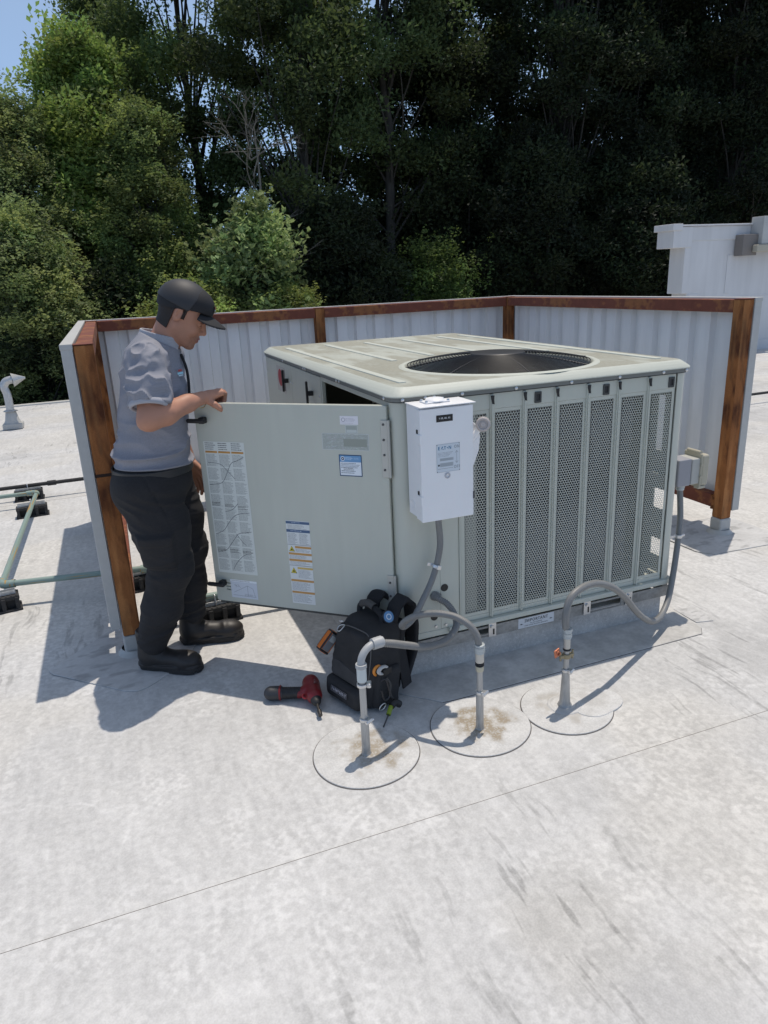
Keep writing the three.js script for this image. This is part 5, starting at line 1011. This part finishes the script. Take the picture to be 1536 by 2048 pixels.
// ---------------------------------------------------------------- tool backpack
{
  const t = thing('backpack', 'black tool backpack standing on the roof below the open door', 'backpack', undefined, [-0.188, 0.002, 0.028], -1.224); t.scale.set(1, 0.9, 1);
  const fab = (c) => mat([1, 1, 1], 0.82, 0, { map: colorTex(256, 256, (u, v) => { const w = 0.75 + 0.25 * Math.sin(u * 402) * Math.sin(v * 402), k = w * (0.8 + 0.5 * fbm(u * 6, v * 6, 3, 6, 6)); return [c[0] * k, c[1] * k, c[2] * k]; }, [6, 6]), sheen: 0.3, sheenRoughness: 0.5 });
  const nylon = fab([0.026, 0.026, 0.028]), panel = fab([0.05, 0.05, 0.052]), webbing = fab([0.016, 0.016, 0.018]), greyWeb = fab([0.09, 0.085, 0.08]);
  const rbox = (x, y, z, c, h, r) => { const a = Math.abs(x - c[0]) - h[0] + r, b = Math.abs(y - c[1]) - h[1] + r, d = Math.abs(z - c[2]) - h[2] + r; return Math.hypot(Math.max(a, 0), Math.max(b, 0), Math.max(d, 0)) + Math.min(Math.max(a, b, d), 0) - r; };
  const wr = (x, y, z, s, o) => 1 - Math.abs(2 * n3(x * s + o, y * s * 1.3, z * s) - 1);
  const lean = y => -0.16 * Math.max(0, y - 0.05);                 // leans back against the unit
  mesh('main_compartment', meshSDF((x, y, z) => { const q = 1 - 0.22 * sstep(0.2, 0.37, y), zz = z - lean(y); return rbox(x / q, y, zz, [0, 0.183, -0.012], [0.122, 0.18, 0.078], 0.045) - 0.007 * (wr(x, y, z, 17, 2) - 0.5) - 0.004 * Math.sin(y * 40 + x * 12); }, [-0.16, -0.01, -0.22], [0.16, 0.39, 0.12], 0.006), nylon, t);
  mesh('front_panel', meshSDF((x, y, z) => { const q = 1 - 0.2 * sstep(0.16, 0.34, y), zz = z - lean(y); return rbox(x / q, y, zz, [-0.01, 0.222, 0.062], [0.1, 0.118, 0.03], 0.02) - 0.004 * (wr(x, y, z, 22, 5) - 0.5); }, [-0.14, 0.07, -0.04], [0.13, 0.37, 0.12], 0.005), nylon, t);
  mesh('grey_inset', meshSDF((x, y, z) => { const zz = z - lean(y); return Math.max(rbox(x, y, zz, [-0.01, 0.152, 0.066], [0.088, 0.045, 0.029], 0.012), (y - 0.185) + 0.5 * (x + 0.05) * (x > -0.05 ? 0.35 : -0.2)); }, [-0.13, 0.09, 0.0], [0.11, 0.21, 0.12], 0.004), panel, t);
  const pk = mesh('lower_pocket', meshSDF((x, y, z) => rbox(x, y, z - lean(y), [-0.008, 0.058, 0.072], [0.105, 0.047, 0.038], 0.022) - 0.005 * (wr(x, y, z, 20, 9) - 0.5), [-0.14, -0.01, -0.02], [0.13, 0.13, 0.14], 0.005), nylon, t);
  mesh('brand_patch', at(new THREE.PlaneGeometry(0.1, 0.024), -0.014, 0.066, 0.1125, -0.2, 0, 0), mat(null, 0.5, 0, { map: canvasTex(256, 64, (c, w, h) => { c.fillStyle = '#77767b'; c.fillRect(0, 0, w, h); c.fillStyle = '#2a292d'; c.fillRect(5, 5, w - 10, h - 10); c.fillStyle = '#b9b7bc'; reseed(8); for (let x = 18; x < w - 22; x += rr(13, 24)) { c.fillRect(x, 14, rr(5, 9), 36); c.fillRect(x, rr(14, 40), rr(9, 18), 7); } }) }), pk);
  mesh('zip', tube([[-0.07, 0.325, 0.055], [-0.03, 0.352, 0.045], [0.03, 0.354, 0.035], [0.075, 0.335, 0.02], [0.092, 0.28, 0.025], [0.098, 0.2, 0.04], [0.1, 0.12, 0.055]], 0.0022, 60, 6), mat([0.12, 0.12, 0.12], 0.4, 0.4), t);
  const pull = mesh('zip_pull', tube([[-0.03, 0.356, 0.05], [-0.022, 0.352, 0.066], [-0.03, 0.338, 0.078], [-0.046, 0.338, 0.076], [-0.046, 0.352, 0.062]], 0.0022, 40, 6, true), zincMat, t);
  mesh('zip_pull', tube([[-0.05, 0.362, 0.04], [-0.04, 0.367, 0.05], [-0.055, 0.368, 0.056], [-0.062, 0.362, 0.044]], 0.002, 30, 6, true), zincMat, t);
  mesh('grab_handle', tube([[-0.075, 0.352, -0.06], [-0.08, 0.385, -0.07], [-0.05, 0.405, -0.075], [0.0, 0.4, -0.075], [0.05, 0.38, -0.07], [0.06, 0.352, -0.06]], 0.012, 40, 10), webbing, t);
  mesh('handle_grip', tube([[-0.07, 0.398, -0.07], [-0.035, 0.41, -0.074], [0.005, 0.404, -0.074]], 0.016, 20, 12), greyWeb, t);
  const strapG = (x0, pts, w) => meshSDF((x, y, z) => { let d = 9; for (let i = 0; i < pts.length - 1; i++) { const a = pts[i], b = pts[i + 1]; const bx_ = b[0] - a[0], by = b[1] - a[1], bz = b[2] - a[2], L2 = bx_ * bx_ + by * by + bz * bz; const s = clamp(((x - a[0]) * bx_ + (y - a[1]) * by + (z - a[2]) * bz) / L2, 0, 1); const ox = Math.abs(x - a[0] - s * bx_), oy = y - a[1] - s * by, oz = z - a[2] - s * bz; d = Math.min(d, Math.hypot(Math.max(ox - w, 0), Math.hypot(oy, oz)) - 0.011); } return d; }, [-0.16, -0.01, -0.3], [0.16, 0.5, 0.02], 0.006);
  mesh('shoulder_strap', strapG(0, [[0.055, 0.33, -0.1], [0.062, 0.41, -0.13], [0.066, 0.44, -0.165], [0.068, 0.4, -0.2], [0.068, 0.3, -0.21], [0.07, 0.18, -0.2], [0.075, 0.08, -0.15]], 0.024), webbing, t);
  mesh('shoulder_strap', strapG(0, [[-0.06, 0.33, -0.1], [-0.062, 0.4, -0.125], [-0.062, 0.425, -0.155], [-0.06, 0.39, -0.185], [-0.06, 0.28, -0.2], [-0.062, 0.17, -0.18], [-0.07, 0.07, -0.13]], 0.026), webbing, t);
  mesh('back_pad', meshSDF((x, y, z) => rbox(x, y, z - lean(y), [0, 0.19, -0.095], [0.1, 0.155, 0.018], 0.015) - 0.006 * (wr(x, y, z, 14, 20) - 0.5), [-0.13, 0, -0.2], [0.13, 0.38, 0], 0.006), webbing, t);
  mesh('side_pocket', meshSDF((x, y, z) => rbox(x, y, z - lean(y), [0.122, 0.1, -0.01], [0.02, 0.085, 0.055], 0.015) - 0.005 * (wr(x, y, z, 22, 31) - 0.5), [0.08, 0, -0.11], [0.16, 0.21, 0.07], 0.005), nylon, t);
  mesh('side_flap', at(bx(-0.004, -0.09, -0.03, 0.004, 0.09, 0.03, 0.003), 0.11, 0.14, -0.12, 0, 0.25, 0.15), webbing, t);
  mesh('buckle', bx(0.128, 0.17, -0.03, 0.146, 0.2, 0.01, 0.004), blackPlastic, t);
  mesh('side_cord', tube([[0.146, 0.16, 0.0], [0.155, 0.13, -0.01], [0.158, 0.09, -0.005], [0.156, 0.05, -0.02]], 0.004, 24, 6), greyWeb, t);
}
// gauge with blue face pushed into the top of the bag
{ const t = thing('dial_gauge', 'small blue-faced gauge wedged among the backpack straps', 'gauge', undefined, [-0.085, 0.34, 0.06]);
  const g = merge([cyl(V(0, 0, -0.01), V(0, 0, 0.01), 0.026, 0.026, 28)]); g.rotateX(-0.5); g.rotateY(0.25); mesh('case', g, mat([0.02, 0.02, 0.025], 0.4), t);
  const f = new THREE.CircleGeometry(0.022, 28); f.translate(0, 0, 0.0108); f.rotateX(-0.5); f.rotateY(0.25); mesh('dial', f, mat([0.12, 0.27, 0.48], 0.3), t);
  const h = new THREE.RingGeometry(0.008, 0.012, 24); h.translate(0, 0, 0.0115); h.rotateX(-0.5); h.rotateY(0.25); mesh('dial_ring', h, mat([0.7, 0.75, 0.8], 0.4), t); }
// carabiner with a clip and a small screwdriver hanging on the side of the bag
{ const t = thing('carabiner_clip', 'silver carabiner and dark hook hanging on the backpack side', 'carabiner', undefined, [-0.175, 0.09, 0.2]);
  mesh('hook', tube([[0.0, 0.07, 0], [0.018, 0.075, 0.004], [0.026, 0.05, 0.006], [0.03, 0.0, 0.008], [0.012, -0.012, 0.006], [0.002, 0.03, 0.002]], 0.0035, 40, 6), mat([0.05, 0.05, 0.055], 0.35, 0.7), t);
  mesh('ring', at(new THREE.TorusGeometry(0.016, 0.0022, 6, 28), 0.0, -0.035, 0.01, 0.3, 0.4, 0), zincMat, t); }
{ const t = thing('screwdriver', 'small screwdriver with a yellow-green grip at the foot of the backpack', 'screwdriver', undefined, [-0.15, 0.016, 0.215]);
  mesh('grip', tube([[0.012, 0.028, -0.012], [0, 0.018, 0.0], [-0.01, 0.01, 0.012]], 0.009, 12, 10), mat([0.22, 0.3, 0.02], 0.4), t);
  mesh('shaft', cyl(V(-0.01, 0.01, 0.012), V(-0.045, -0.008, 0.05), 0.0032, 0.003, 8), mat([0.08, 0.08, 0.085], 0.4, 0.5), t);
  mesh('handle_end', tube([[0.012, 0.028, -0.012], [0.03, 0.035, -0.02], [0.05, 0.02, -0.02]], 0.014, 12, 10), blackPlastic, t); }
{ const t = thing('tape_roll', 'white roll with an orange edge tucked into the backpack side pocket', 'tape roll', undefined, [-0.148, 0.175, 0.155]);
  const g = new THREE.TorusGeometry(0.019, 0.008, 12, 32); g.scale(1, 0.7, 1.1); g.rotateY(0.3); mesh('roll', g, mat([0.5, 0.49, 0.47], 0.5), t);
  mesh('edge_band', at(new THREE.TorusGeometry(0.018, 0.006, 10, 32), -0.016, -0.004, -0.012, 0, 0.3, 0), mat([0.75, 0.27, 0.04], 0.5), t); }
// clamp meter in orange rubber
{ const t = thing('clamp_meter', 'orange and grey handheld meter hanging on the far side of the backpack', 'meter', undefined, [-0.292, 0.218, -0.072]);
  const rot = g => { g.scale(0.85, 0.85, 0.85); g.rotateZ(-0.8); g.rotateY(0.2); return g; };
  mesh('rubber_case', rot(plate(roundRect(-0.026, -0.05, 0.026, 0.05, 0.014, 5), 0.034, 0.006).translate(0, 0, -0.017)), mat([0.62, 0.16, 0.02], 0.55), t);
  mesh('face', rot(bx(-0.02, -0.042, 0.0165, 0.02, 0.044, 0.0215, 0.003)), mat([0.16, 0.165, 0.175], 0.45), t);
  mesh('screen', rot(bx(-0.015, 0.006, 0.021, 0.015, 0.036, 0.0235, 0.001)), mat([0.36, 0.38, 0.38], 0.3), t);
  mesh('bumper', rot(merge([bx(-0.029, -0.054, -0.019, 0.029, -0.042, 0.019, 0.005), bx(-0.029, 0.042, -0.019, 0.029, 0.054, 0.019, 0.005), bx(-0.03, -0.043, -0.02, -0.022, 0.043, 0.02, 0.004)])), blackPlastic, t); }
// ---------------------------------------------------------------- impact driver lying on the roof
{ const t = thing('impact_driver', 'red and black cordless impact driver lying on the roof', 'power tool');
  const red = mat([0.2, 0.012, 0.016], 0.42), blk = mat([0.02, 0.02, 0.021], 0.6);
  const dd = (x, y, z) => { let d = dCap(x, y, z, [-0.374, 0.041, -0.09], [-0.384, 0.038, 0.0], 0.034, 0.032); d = smin(d, dCap(x, y, z, [-0.37, 0.042, -0.1], [-0.372, 0.04, -0.08], 0.026, 0.03), 0.01); return smin(d, dCap(x, y, z, [-0.385, 0.035, -0.045], [-0.43, 0.03, -0.055], 0.024, 0.0215), 0.02); };
  const b = mesh('motor_housing', meshSDF((x, y, z) => Math.max(dd(x, y, z), 0.004 - y), [-0.47, 0, -0.15], [-0.32, 0.09, 0.06], 0.004), red, t);
  mesh('nose_cone', meshSDF((x, y, z) => Math.max(dCap(x, y, z, [-0.382, 0.036, 0.0], [-0.386, 0.032, 0.036], 0.0285, 0.018), 0.003 - y), [-0.43, 0, -0.04], [-0.34, 0.08, 0.07], 0.004), blk, t);
  mesh('chuck', merge([cyl(V(-0.387, 0.03, 0.045), V(-0.39, 0.024, 0.085), 0.0062, 0.0055, 12), cyl(V(-0.39, 0.0235, 0.088), V(-0.392, 0.019, 0.112), 0.0095, 0.0085, 14)]), mat([0.09, 0.085, 0.08], 0.35, 0.8), t);
  mesh('grip', meshSDF((x, y, z) => Math.max(dCap(x, y, z, [-0.42, 0.031, -0.054], [-0.5, 0.031, -0.085], 0.0225, 0.024) - 0.0012 * Math.sin((x + z * 0.4) * 700), 0.003 - y), [-0.55, 0, -0.13], [-0.38, 0.08, -0.01], 0.004), blk, t);
  mesh('battery', meshSDF((x, y, z) => Math.max(dCap(x, y, z, [-0.505, 0.032, -0.087], [-0.535, 0.032, -0.098], 0.0285, 0.0285), 0.002 - y), [-0.59, 0, -0.15], [-0.46, 0.08, -0.04], 0.004), mat([0.03, 0.032, 0.037], 0.5), t);
  mesh('red_band', at((() => { const g = new THREE.TorusGeometry(0.0265, 0.0042, 10, 36); g.rotateY(Math.PI / 2); g.rotateY(-0.38); return g; })(), -0.5, 0.033, -0.085), red, t);
  mesh('trigger', at(new THREE.TorusGeometry(0.011, 0.0042, 8, 24), -0.415, 0.034, -0.018, -Math.PI / 2 + 0.4, 0, 0), mat([0.42, 0.03, 0.035], 0.4), t);
  mesh('maker_plate', at(new THREE.PlaneGeometry(0.03, 0.05), -0.3735, 0.0718, -0.055, -Math.PI / 2, 0, 0.1), mat(null, 0.45, 0, { map: canvasTex(64, 96, (c, w, h) => { c.fillStyle = '#5b1b20'; c.fillRect(0, 0, w, h); c.fillStyle = '#a58a8a'; for (let i = 0; i < 6; i++) c.fillRect(10, 12 + i * 13, 30 + (i * 7) % 16, 4); }) }), b); }
// ---------------------------------------------------------------- woods behind the building
const GROUND = -6;
function leafSprig(n, size, spread, seedv) {    // a twig end with small folded leaves
  reseed(seedv); const pos = [], nor = [];
  for (let i = 0; i < n; i++) {
    const c = V(rr(-1, 1), rr(-1, 1), rr(-1, 1)); if (c.length() > 1) c.normalize(); c.multiplyScalar(spread);
    const q = new THREE.Quaternion().setFromEuler(new THREE.Euler(rr(-0.9, 0.9), rr(0, 6.28), rr(-0.9, 0.9))), s = size * rr(0.7, 1.25);
    const P = [V(-s * 0.5, 0, 0), V(0, s * 0.1, s * 0.3), V(s * 0.5, -s * 0.06, 0), V(0, s * 0.1, -s * 0.3)].map(p => p.applyQuaternion(q).add(c));
    for (const t of [[0, 1, 2], [0, 2, 3]]) {
      const e1 = P[t[1]].clone().sub(P[t[0]]), e2 = P[t[2]].clone().sub(P[t[0]]), m = e1.cross(e2).normalize();
      for (const k of t) { pos.push(P[k].x, P[k].y, P[k].z); nor.push(m.x, m.y, m.z); }
    }
  }
  const g = new THREE.BufferGeometry(); g.setAttribute('position', new THREE.Float32BufferAttribute(pos, 3)); g.setAttribute('normal', new THREE.Float32BufferAttribute(nor, 3)); g.setAttribute('uv', new THREE.Float32BufferAttribute(new Float32Array(pos.length / 3 * 2), 2)); return g;
}
const sprigs = { small: leafSprig(16, 0.085, 0.17, 1), mid: leafSprig(14, 0.12, 0.21, 2), big: leafSprig(12, 0.15, 0.24, 3), far: leafSprig(14, 0.26, 0.42, 4) };
const leafMat = mat([1, 1, 1], 0.8, 0, { specularIntensity: 0.35, transmission: 0.58, thickness: 0 });
const barkMat = mat([1, 1, 1], 0.95, 0, { map: colorTex(128, 256, (u, v) => { const k = 0.03 + 0.04 * fbm(u * 24, v * 6, 3, 24, 6); return [k * 1.1, k, k * 0.85]; }, [2, 2]) });
function limb(a, b, r0, r1, bend, seg = 5, rad = 7) {
  const pts = []; const d = b.clone().sub(a), side = V(d.z, 0, -d.x).normalize();
  for (let i = 0; i <= seg; i++) { const t = i / seg; pts.push(a.clone().addScaledVector(d, t).addScaledVector(side, bend * Math.sin(t * Math.PI)).add(V(0, -Math.abs(bend) * 0.3 * Math.sin(t * Math.PI), 0))); }
  const c = new THREE.CatmullRomCurve3(pts), g = new THREE.TubeGeometry(c, seg * 2, 1, rad, false), p = g.attributes.position, n = seg * 2;
  for (let i = 0; i <= n; i++) { const ctr = c.getPointAt(i / n), k = lerp(r0, r1, i / n); for (let j = 0; j <= rad; j++) { const q = i * (rad + 1) + j; p.setXYZ(q, ctr.x + (p.getX(q) - ctr.x) * k, ctr.y + (p.getY(q) - ctr.y) * k, ctr.z + (p.getZ(q) - ctr.z) * k); } }
  return g;
}
/* o: x, z, base height y0 and top y1 of the crown, rx, rz its radii, clumps, per clump sprigs, kind of sprig, colour, trunk radius */
function tree(name, label, category, group, o) {
  reseed(o.seed);
  const t = thing(name, label, category, group, [o.x, GROUND, o.z]);
  const H = o.y1 - GROUND, c0 = o.y0 - GROUND, mids = [], clumps = [];
  const prof = h => Math.pow(Math.sin(Math.PI * clamp(lerp(o.low ?? 0.14, 1, h) * 0.98, 0, 1)), 0.62);
  for (let i = 0; i < o.clumps; i++) {
    const h = Math.pow(rnd(), o.up ?? 0.85), a = rnd() * 6.283, r = Math.sqrt(lerp(o.core ?? 0.12, 1, rnd())) * prof(h);
    clumps.push([Math.cos(a) * r * o.rx, c0 + h * (H - c0) * 0.96, Math.sin(a) * r * o.rz, (o.cs ?? 0.62) * rr(0.65, 1.35)]);
  }
  const wood = [], lean = V(rr(-0.3, 0.3), 0, rr(-0.2, 0.2)), top = V(lean.x * 2, H * 0.9, lean.z * 2);
  wood.push(limb(V(0, 0, 0), V(lean.x, c0 + (H - c0) * 0.25, lean.z), o.tr, o.tr * 0.72, rr(-0.2, 0.2), 6, 10));
  wood.push(limb(V(lean.x, c0 + (H - c0) * 0.24, lean.z), top, o.tr * 0.72, o.tr * 0.12, rr(-0.3, 0.3), 6, 8));
  for (const c of clumps) {
    if (rnd() > (o.twig ?? 0.5)) continue;
    const k = clamp((c[1] - c0) / (H - c0) - rr(0.15, 0.4), -0.2, 0.85), s = V(lean.x, c0, lean.z).lerp(top, Math.max(0, k)); if (k < 0) s.y += k * (H - c0) * 0.5;
    wood.push(limb(s, V(c[0], c[1], c[2]), o.tr * rr(0.14, 0.3), 0.012, rr(-0.35, 0.35), 4, 5));
  }
  mesh('trunk', merge(wood), barkMat, t);
  const per = o.per, n = clumps.length * per, im = new THREE.InstancedMesh(sprigs[o.sprig], leafMat, n), m = new THREE.Matrix4(), q = new THREE.Quaternion(), col = new THREE.Color(), e = new THREE.Euler();
  let k = 0;
  const g3 = () => (rnd() + rnd() + rnd() - 1.5) * 1.15;
  for (const c of clumps) {
    const tone = rr(0.5, 1.6), warm = rr(-0.12, 0.1);
    for (let i = 0; i < per; i++) {
      const s = rr(0.75, 1.3); q.setFromEuler(e.set(rr(-0.5, 0.5), rnd() * 6.283, rr(-0.5, 0.5)));
      m.compose(V(c[0] + g3() * c[3], c[1] + g3() * c[3] * 0.62, c[2] + g3() * c[3]), q, V(s, s, s)); im.setMatrixAt(k, m);
      const f = tone * rr(0.8, 1.2); im.setColorAt(k++, col.setRGB(o.c[0] * f * (1 + warm), o.c[1] * f, o.c[2] * f * (1 - warm * 0.5)));
    }
  }
  im.name = 'crown'; im.castShadow = im.receiveShadow = true; im.userData = { kind: 'stuff' }; t.add(im); return t;
}
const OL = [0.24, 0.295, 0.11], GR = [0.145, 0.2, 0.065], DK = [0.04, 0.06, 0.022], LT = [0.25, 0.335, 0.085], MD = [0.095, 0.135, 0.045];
const TG = 'trees behind the roof edge', BG = 'bushes behind the roof edge';
// left side, sunlit
tree('bushy_tree', 'pale olive bushy tree beside the vent stack', 'tree', TG, { seed: 1, x: -2.55, z: -16, y0: -2.5, y1: 3.5, rx: 1.45, rz: 1.6, clumps: 120, per: 46, sprig: 'small', c: OL, tr: 0.12, core: 0.4, cs: 0.42 });
tree('willow_tree', 'tall olive willow-like tree rising above the pale bushy tree', 'tree', TG, { seed: 2, x: -2.75, z: -18.5, y0: 0.5, y1: 6.3, rx: 1.5, rz: 1.7, clumps: 120, per: 45, sprig: 'small', c: OL, tr: 0.16, core: 0.3, cs: 0.44 });
tree('oak_tree', 'bright green leafy tree between the willow-like tree and the tall dark trees', 'tree', TG, { seed: 3, x: -0.55, z: -20, y0: 1.5, y1: 8.1, rx: 1.5, rz: 1.8, clumps: 105, per: 40, sprig: 'mid', c: LT, tr: 0.2, core: 0.35, cs: 0.46 });
tree('oak_tree', 'tall green tree with its top against the open blue sky', 'tree', TG, { seed: 4, x: 0.35, z: -25, y0: 3, y1: 10.7, rx: 2.0, rz: 2.2, clumps: 80, per: 48, sprig: 'mid', c: GR, tr: 0.24, cs: 0.55 });
tree('maple_tree', 'olive green rounded tree behind the worker', 'tree', TG, { seed: 5, x: 0.55, z: -18, y0: -1.5, y1: 5.9, rx: 1.35, rz: 1.6, cs: 0.44, clumps: 115, per: 44, sprig: 'small', c: [0.205, 0.265, 0.085], tr: 0.15, core: 0.35 });
tree('broadleaf_shrub', 'bright shrub with large pale leaves above the middle screen post', 'shrub', BG, { seed: 6, x: 2.55, z: -15.6, y0: -1.0, y1: 3.5, rx: 1.1, rz: 1.1, cs: 0.4, clumps: 52, per: 34, sprig: 'big', c: [0.29, 0.37, 0.15], tr: 0.08, core: 0.3 });
tree('round_bush', 'low bright green bush just above the cap of the worker', 'bush', BG, { seed: 7, x: 0.9, z: -14.8, y0: -3, y1: 1.75, rx: 1.7, rz: 1.3, cs: 0.42, clumps: 75, per: 46, sprig: 'small', c: [0.27, 0.335, 0.09], tr: 0.08, core: 0.4 });
tree('round_bush', 'low bright green bush above the middle of the screen wall', 'bush', BG, { seed: 8, x: 3.0, z: -15, y0: -3, y1: 1.6, rx: 1.5, rz: 1.2, cs: 0.42, clumps: 62, per: 46, sprig: 'small', c: [0.26, 0.325, 0.09], tr: 0.08, core: 0.4 });
tree('round_bush', 'mid green pointed bush above the far corner of the screen wall', 'bush', BG, { seed: 9, x: 8.0, z: -17, y0: -3, y1: 2.5, rx: 1.0, rz: 1.0, clumps: 40, per: 60, sprig: 'small', c: [0.15, 0.22, 0.055], tr: 0.08, core: 0.4 });
tree('round_bush', 'dark bush at the roof edge behind the vent stack', 'bush', BG, { seed: 10, x: -2.0, z: -15.2, y0: -4, y1: 0.9, rx: 1.6, rz: 1.2, clumps: 50, per: 55, sprig: 'small', c: MD, tr: 0.08, core: 0.4 });
// tall trees across the middle and the right: open crowns with dark trunks
const tall = (label, seed, x, z, y0, y1, rx, c, extra = {}) => tree('tall_tree', label, 'tree', TG, { seed, x, z, y0, y1, rx, rz: rx * 0.9, clumps: 120, per: 54, sprig: 'mid', c, tr: 0.2, core: 0.08, twig: 0.6, cs: 0.6, ...extra });
tall('tall dark tree with sky gaps left of the straight trunk', 21, 2.6, -22, 1.5, 13, 2.6, GR, { clumps: 62 });
tall('tall tree with a straight dark trunk behind the bright shrub', 22, 4.6, -19, 0.5, 12.5, 2.4, MD, { clumps: 72, tr: 0.19 });
tall('tall dark tree filling the gap right of the straight trunk', 23, 6.2, -22.5, 1, 13, 2.6, MD, { clumps: 72 });
tall('tall tree with a forked bare trunk above the pointed bush', 24, 7.6, -19, 3.6, 12.5, 2.2, MD, { clumps: 46, tr: 0.17 });
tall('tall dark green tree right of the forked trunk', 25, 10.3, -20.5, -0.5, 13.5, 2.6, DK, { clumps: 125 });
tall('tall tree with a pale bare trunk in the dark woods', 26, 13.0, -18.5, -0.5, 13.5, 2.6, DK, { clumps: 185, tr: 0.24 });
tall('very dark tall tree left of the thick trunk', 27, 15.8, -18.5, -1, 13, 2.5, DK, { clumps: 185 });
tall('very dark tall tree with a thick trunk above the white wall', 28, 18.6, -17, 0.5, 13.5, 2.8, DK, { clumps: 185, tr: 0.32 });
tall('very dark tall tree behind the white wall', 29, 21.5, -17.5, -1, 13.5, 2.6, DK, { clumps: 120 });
tall('dark green tree behind the far corner of the screen wall', 30, 11.6, -17.2, -3, 5.5, 1.9, DK, { clumps: 90, tr: 0.12 });
tall('dark green tree above the right part of the screen wall', 31, 14.4, -16.6, -3, 5.0, 1.9, DK, { clumps: 90, tr: 0.12 });
tall('dark tree low in the woods behind the straight trunk', 32, 5.4, -17.5, -3, 3.8, 1.7, DK, { clumps: 60, tr: 0.1 });
tall('dark tree low in the woods below the oak', 33, -0.8, -17.2, -3.5, 2.4, 1.6, DK, { clumps: 60, tr: 0.1 });
tall('dark tree low in the woods right of the bright shrub', 34, 3.9, -17.8, -3.5, 2.8, 1.5, DK, { clumps: 50, tr: 0.1 });
{ // bare dead tree with pale twigs
  reseed(515); const d = thing('dead_tree', 'leafless tree with pale grey twigs above the bright shrub', 'tree', undefined, [2.9, GROUND, -16.6]), w = [];
  const grow = (a, dir, len, r, n) => { const b = a.clone().addScaledVector(dir, len); w.push(limb(a, b, r, r * 0.55, rr(-0.12, 0.12) * len, 4, 5)); if (n > 0) for (let i = 0; i < 3; i++) grow(a.clone().lerp(b, rr(0.45, 1)), dir.clone().add(V(rr(-0.9, 0.9), rr(-0.45, 0.55), rr(-0.9, 0.9))).normalize(), len * rr(0.45, 0.7), r * 0.5, n - 1); };
  grow(V(0, 0, 0), V(0.02, 1, 0), 8.4, 0.09, 0); for (let i = 0; i < 9; i++) grow(V(0.1, rr(7.4, 10.6), 0), V(rr(-1, 1), rr(0.1, 0.7), rr(-0.3, 0.8)).normalize(), rr(0.7, 1.2), 0.02, 3);
  w.push(limb(V(0.1, 8.3, 0), V(0.2, 11.2, 0.1), 0.05, 0.012, 0.15, 5, 6));
  mesh('trunk', merge(w), mat([0.2, 0.185, 0.16], 0.9), d);
}
// the mass of the wood behind
{
  reseed(99); const n = 26000, im = new THREE.InstancedMesh(sprigs.far, leafMat, n), m = new THREE.Matrix4(), q = new THREE.Quaternion(), e = new THREE.Euler(), col = new THREE.Color();
  const cl = []; for (let i = 0; i < 520; i++) { const x = rr(-14, 44), z = rr(-44, -25), hmax = x < 0 ? 4.5 : x < 13 ? 5.5 : x < 17 ? 10 : 16; cl.push([x, rr(-5, 1) + Math.pow(rnd(), 0.9) * (hmax - 1), z, rr(0.8, 1.6), rr(0.7, 1.3)]); }
  const g3 = () => (rnd() + rnd() + rnd() - 1.5) * 1.15;
  for (let i = 0; i < n; i++) { const c = cl[i % cl.length], s = rr(0.8, 1.4); q.setFromEuler(e.set(rr(-0.5, 0.5), rnd() * 6.28, rr(-0.5, 0.5))); m.compose(V(c[0] + g3() * c[3], c[1] + g3() * c[3] * 0.7, c[2] + g3() * c[3]), q, V(s, s, s)); im.setMatrixAt(i, m); const f = c[4] * rr(0.8, 1.2); im.setColorAt(i, col.setRGB(0.028 * f, 0.05 * f, 0.014 * f)); }
  im.name = 'distant_woods'; im.castShadow = im.receiveShadow = true; im.userData = { kind: 'stuff', label: 'dark mass of distant woods behind the tall trees', category: 'woods' }; scene.add(im);
}
renderer.render(scene, camera);
